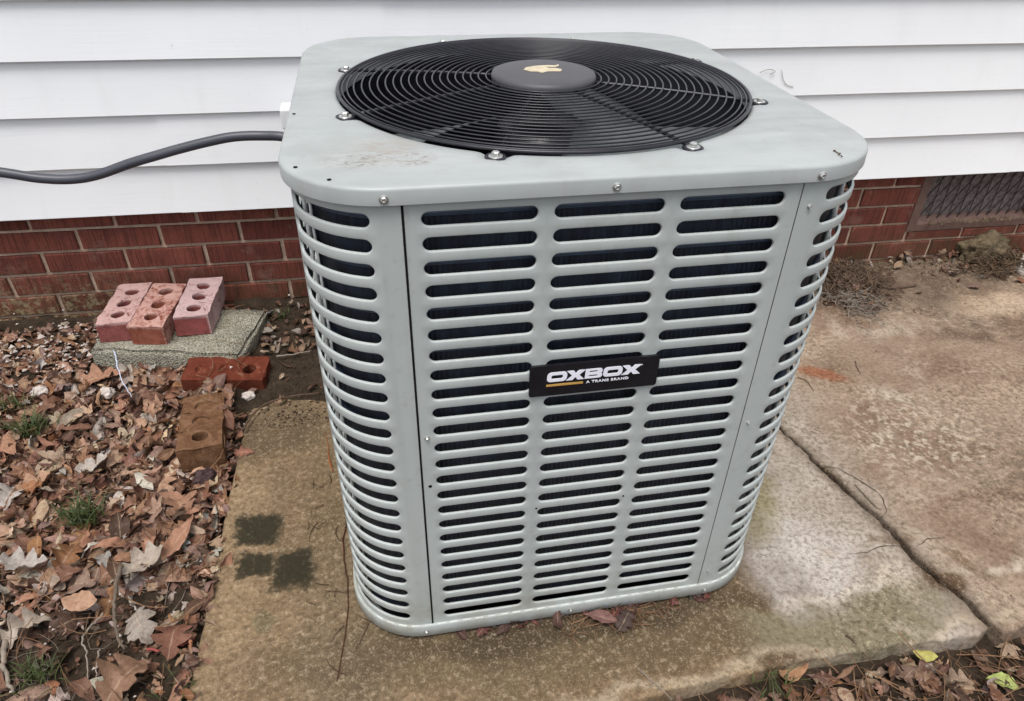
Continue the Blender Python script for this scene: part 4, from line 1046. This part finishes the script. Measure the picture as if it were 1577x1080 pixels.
straws('pine_straw', 300, lambda r: (r.uniform(-1.3, -.62), r.uniform(-.25, 1.05)), (.03, .10), M['straw'], 'thin stems among the dead leaves', lambda x, y: ground_h(x, y)+.025, .0009, 3, .2)
def clump_pt(cx, cy, sx, sy): return lambda r: (r.gauss(cx, sx), r.gauss(cy, sy))
straws('root_clump', 900, clump_pt(1.13, 1.00, .07, .065), (.015, .07), m_simple('grey brown roots', (.13, .088, .062), .9, .1, var=.5, scale=60, bump=.3), 'tangled dry root clump by the wall', lambda x, y: .004+.035*math.exp(-((x-1.12)**2+(y-1.0)**2)/.008), .0013, 4, .3)
straws('root_clump', 220, clump_pt(1.10, .88, .045, .05), (.02, .08), M['palestem'], 'pale dry roots on the walkway', lambda x, y: .004+.018*math.exp(-((x-1.1)**2+(y-.88)**2)/.003), .0010, 5, .2)
straws('root_clump', 260, clump_pt(1.72, .985, .10, .03), (.02, .08), m_simple('damp brown roots', (.10, .07, .045), .9, .1, var=.5, scale=60, bump=.3), 'dry roots below the stone by the vent', lambda x, y: .004+.03*math.exp(-((x-1.7)**2)/.02), .0014, 6, .3)
straws('needle_litter', 60, clump_pt(.085, -.02, .045, .014), (.02, .07), M['straw'], 'needles by the base rail', lambda x, y: .003, .0008, 7, .1)
straws('needle_litter', 40, lambda r: (r.uniform(-.46, -.30), r.uniform(-.05, .40)), (.015, .05), m_simple('dark needles', (.05, .025, .015), .8, .2), 'dark needles on the slab beside the unit', lambda x, y: .002, .0006, 8, .02)
def crumbs(name, n, region, size, mat, label, zf, seed):
    r = random.Random(seed); b = MB()
    ico = [(0, 0, 1), (.9, 0, .1), (-.4, .8, .2), (-.5, -.8, -.1), (.1, .2, -.9)]
    for _ in range(n):
        x, y = region(r); s = r.uniform(*size)*(.4+.6*r.random()**2); z = zf(x, y); vs = [(x+s*(p[0]+r.uniform(-.3, .3)), y+s*(p[1]+r.uniform(-.3, .3)), z+s*.6*(p[2]+r.uniform(-.2, .2))) for p in ico]
        b.add(vs, [(0, 1, 2), (0, 2, 3), (0, 3, 1), (4, 2, 1), (4, 3, 2), (4, 1, 3)])
    o = b.build(name, mat); tag(o, label, kind='stuff'); return o
crumbs('soil_crumbs', 5200, lambda r: (r.uniform(-1.5, -.625), r.uniform(-.4, .5)), (.002, .008), M['clod'], 'crumbly dark soil', lambda x, y: ground_h(x, y)+.001, 1)
crumbs('soil_crumbs', 2600, lambda r: (r.uniform(.0, 1.2), r.uniform(-.45, -.165)), (.002, .008), M['clod'], 'crumbly dark soil in front', lambda x, y: ground_h(x, y)+.001, 2)
crumbs('soil_crumbs', 2200, lambda r: (r.uniform(-.62, -.34), r.uniform(.58, 1.12)), (.0015, .006), M['clod'], 'soil spilled on the slab corner', lambda x, y: max(ground_h(x, y), 0)+.001, 3)
crumbs('pale_grit', 420, lambda r: (r.uniform(-1.4, -.60), r.uniform(-.2, 1.08)), (.003, .009), M['chalk'], 'scattered pale grit and chips', lambda x, y: ground_h(x, y)+.018, 4)
crumbs('pale_grit', 220, lambda r: (r.gauss(-1.08, .14), r.gauss(.98, .07)), (.004, .013), M['chalk'], 'pale wood chips near the wall', lambda x, y: ground_h(x, y)+.022, 5)
crumbs('wall_debris', 900, lambda r: (r.uniform(.6, 2.2), 1.115-abs(r.gauss(0, .03))), (.003, .011), M['rock'], 'crumbs along the foot of the wall', lambda x, y: .004, 6)
crumbs('wall_debris', 260, lambda r: (r.uniform(.62, 1.9), r.uniform(-.1, 1.05)), (.0012, .004), M['clod'], 'tiny specks on the walkway', lambda x, y: .003, 7)
crumbs('wall_debris', 130, lambda r: (r.uniform(1.43, 1.80), 1.098+r.uniform(-.02, .005)), (.003, .009), M['rock'], 'crumbs on the vent sill', lambda x, y: .140, 8)
crumbs('crack_dirt', 500, lambda r: (lambda q: (q[0]+r.gauss(0, .003), q[1]+r.uniform(-.012, .012)))(r.choice(cj)), (.001, .0045), M['clod'], 'dirt in the crack', lambda x, y: -.006+.004*fbm(x*50, y*50), 9)
def stone(px, z, size, mat, label, seed, name='stone', flat=.7):
    bm = bmesh.new(); bmesh.ops.create_icosphere(bm, subdivisions=4, radius=1)
    for v in bm.verts:
        d = 1+.42*mnoise.noise(v.co*1.5+Vector((seed, 0, 0)))+.20*mnoise.noise(v.co*4+Vector((0, seed, 0)))+.10*mnoise.noise(v.co*10)+.05*mnoise.noise(v.co*22)
        v.co = Vector((v.co.x*size[0], v.co.y*size[1], v.co.z*size[2]))*d
        v.co.z = max(v.co.z, -size[2]*.6)
    me = bpy.data.meshes.new(name); bm.to_mesh(me); bm.free(); o = link(name, me, mat, None, True); w = unproj(px[0], px[1], z); o.location = (w[0], w[1], z+size[2]*.4)
    tag(o, label, 'stone'); return o
stone((1508, 398), .0, (.095, .045, .062), M['rock'], 'mossy brown rubble stone by the wall below the vent', 3)
stone((1572, 418), .0, (.030, .028, .034), M['chalk'], 'white chalky stone cut by the right edge of the view', 8)
stone((1578, 385), .0, (.045, .03, .045), m_loose('red rubble', (.30, .08, .05), (.5, .4, .35), .3, False), 'small red brick lump behind the white stone', 12, 'rubble')
stone((165, 608), .01, (.016, .014, .013), M['chalk'], 'small white stone on the litter below the paving block', 5)
stone((62, 606), .01, (.017, .014, .013), M['chalk'], 'small white stone at the left among the upper leaves', 15)
stone((383, 612), .012, (.014, .012, .010), M['chalk'], 'white pebble right of the muddy brown brick', 25)
stone((318, 742), .005, (.022, .020, .020), m_simple('dark cone', (.075, .045, .045), .8, .2, var=.5, scale=150, bump=1., bd=.004), 'dark rough seed ball near the slab edge', 35, 'seed_ball')
for i, (px, n, h, lab, zz) in enumerate((((130, 800), 130, .055, 'green grass tuft in the middle of the leaf bed', .006), ((50, 665), 110, .05, 'green grass tuft near the left edge below the bricks', .008), ((22, 625), 50, .035, 'small grass tuft at the far left edge', .01), ((60, 1042), 60, .04, 'thin grass tuft on the bare soil in the lower left', -.014), ((278, 1062), 40, .03, 'small grass tuft beside the slab corner', -.015), ((1190, 1052), 34, .028, 'small green weed at the front edge of the slab', -.02), ((428, 487), 40, .022, 'small green weed by the wall left of the unit', .02))):
    w = unproj(px[0], px[1], zz); r = random.Random(i); b = MB()
    for _ in range(n):
        a = r.uniform(0, 2*PI); l = h*r.uniform(.5, 1.2); x0, y0 = r.gauss(0, .018), r.gauss(0, .014); lean = r.uniform(.3, 1.1); wd = r.uniform(.0008, .0017); pts = []
        for k_ in range(5):
            t = k_/4; q = (x0+math.cos(a)*l*lean*t*t, y0+math.sin(a)*l*lean*t*t, l*t*(1-.35*t*lean)); s_ = wd*(1-t**2)+.0001
            pts += [(q[0]-math.sin(a)*s_, q[1]+math.cos(a)*s_, q[2]), (q[0]+math.sin(a)*s_, q[1]-math.cos(a)*s_, q[2])]
        b.add(pts, [(2*j, 2*j+1, 2*j+3, 2*j+2) for j in range(4)])
    o = b.build('grass_tuft', M['grass'], None, True); o.location = w; tag(o, lab, 'grass tuft')

# leaf debris by the rubble and the root clump
items = []
for (cx, cy, sx, sy, n) in ((1.13, 1.0, .07, .06, 170), (1.68, 1.02, .12, .04, 170), (1.10, .88, .04, .04, 40), (1.45, 1.09, .3, .015, 60)):
    for _ in range(n):
        x, y = random.gauss(cx, sx), min(1.1, random.gauss(cy, sy)); items.append((random.randrange(len(TPL)), random.uniform(.012, .045), (random.gauss(0, .7), random.gauss(0, .6), random.uniform(0, 2*PI)), (x, y, .006+.030*math.exp(-((x-cx)/sx)**2)*random.random()), tuple(c*.6 for c in pick_col(pale=.12))))
lf5 = link('leaf_crumbs', leaves_to_mesh(items, 'leaf_crumbs')); tag(lf5, 'dead leaf scraps caught by the wall', kind='stuff')
# dry tendril stuck to the siding right of the lid
def wall_px(u, v, off):
    d = ff+rr*(u-788.5)/1100-uu*(v-540)/1100; n = np.array([.0164, 1, 0]); k = 1.1387-.2529*.0164-off; return CAMP+d*((k-n@CAMP)/(n@d))
for pts, lab in (([(1204, 108), (1206, 122), (1212, 131), (1222, 134)], 'dry brown tendril stuck to the siding right of the lid'), ([(1170, 112), (1184, 107), (1194, 110), (1186, 115)], 'faint looped tendril on the siding behind the lid')):
    b = MB(); b.tube(catmull([wall_px(u, v, .030) for u, v in pts], 5), .0007, 5); o = b.build('tendril', M['palestem'], None, True); tag(o, lab, 'tendril')
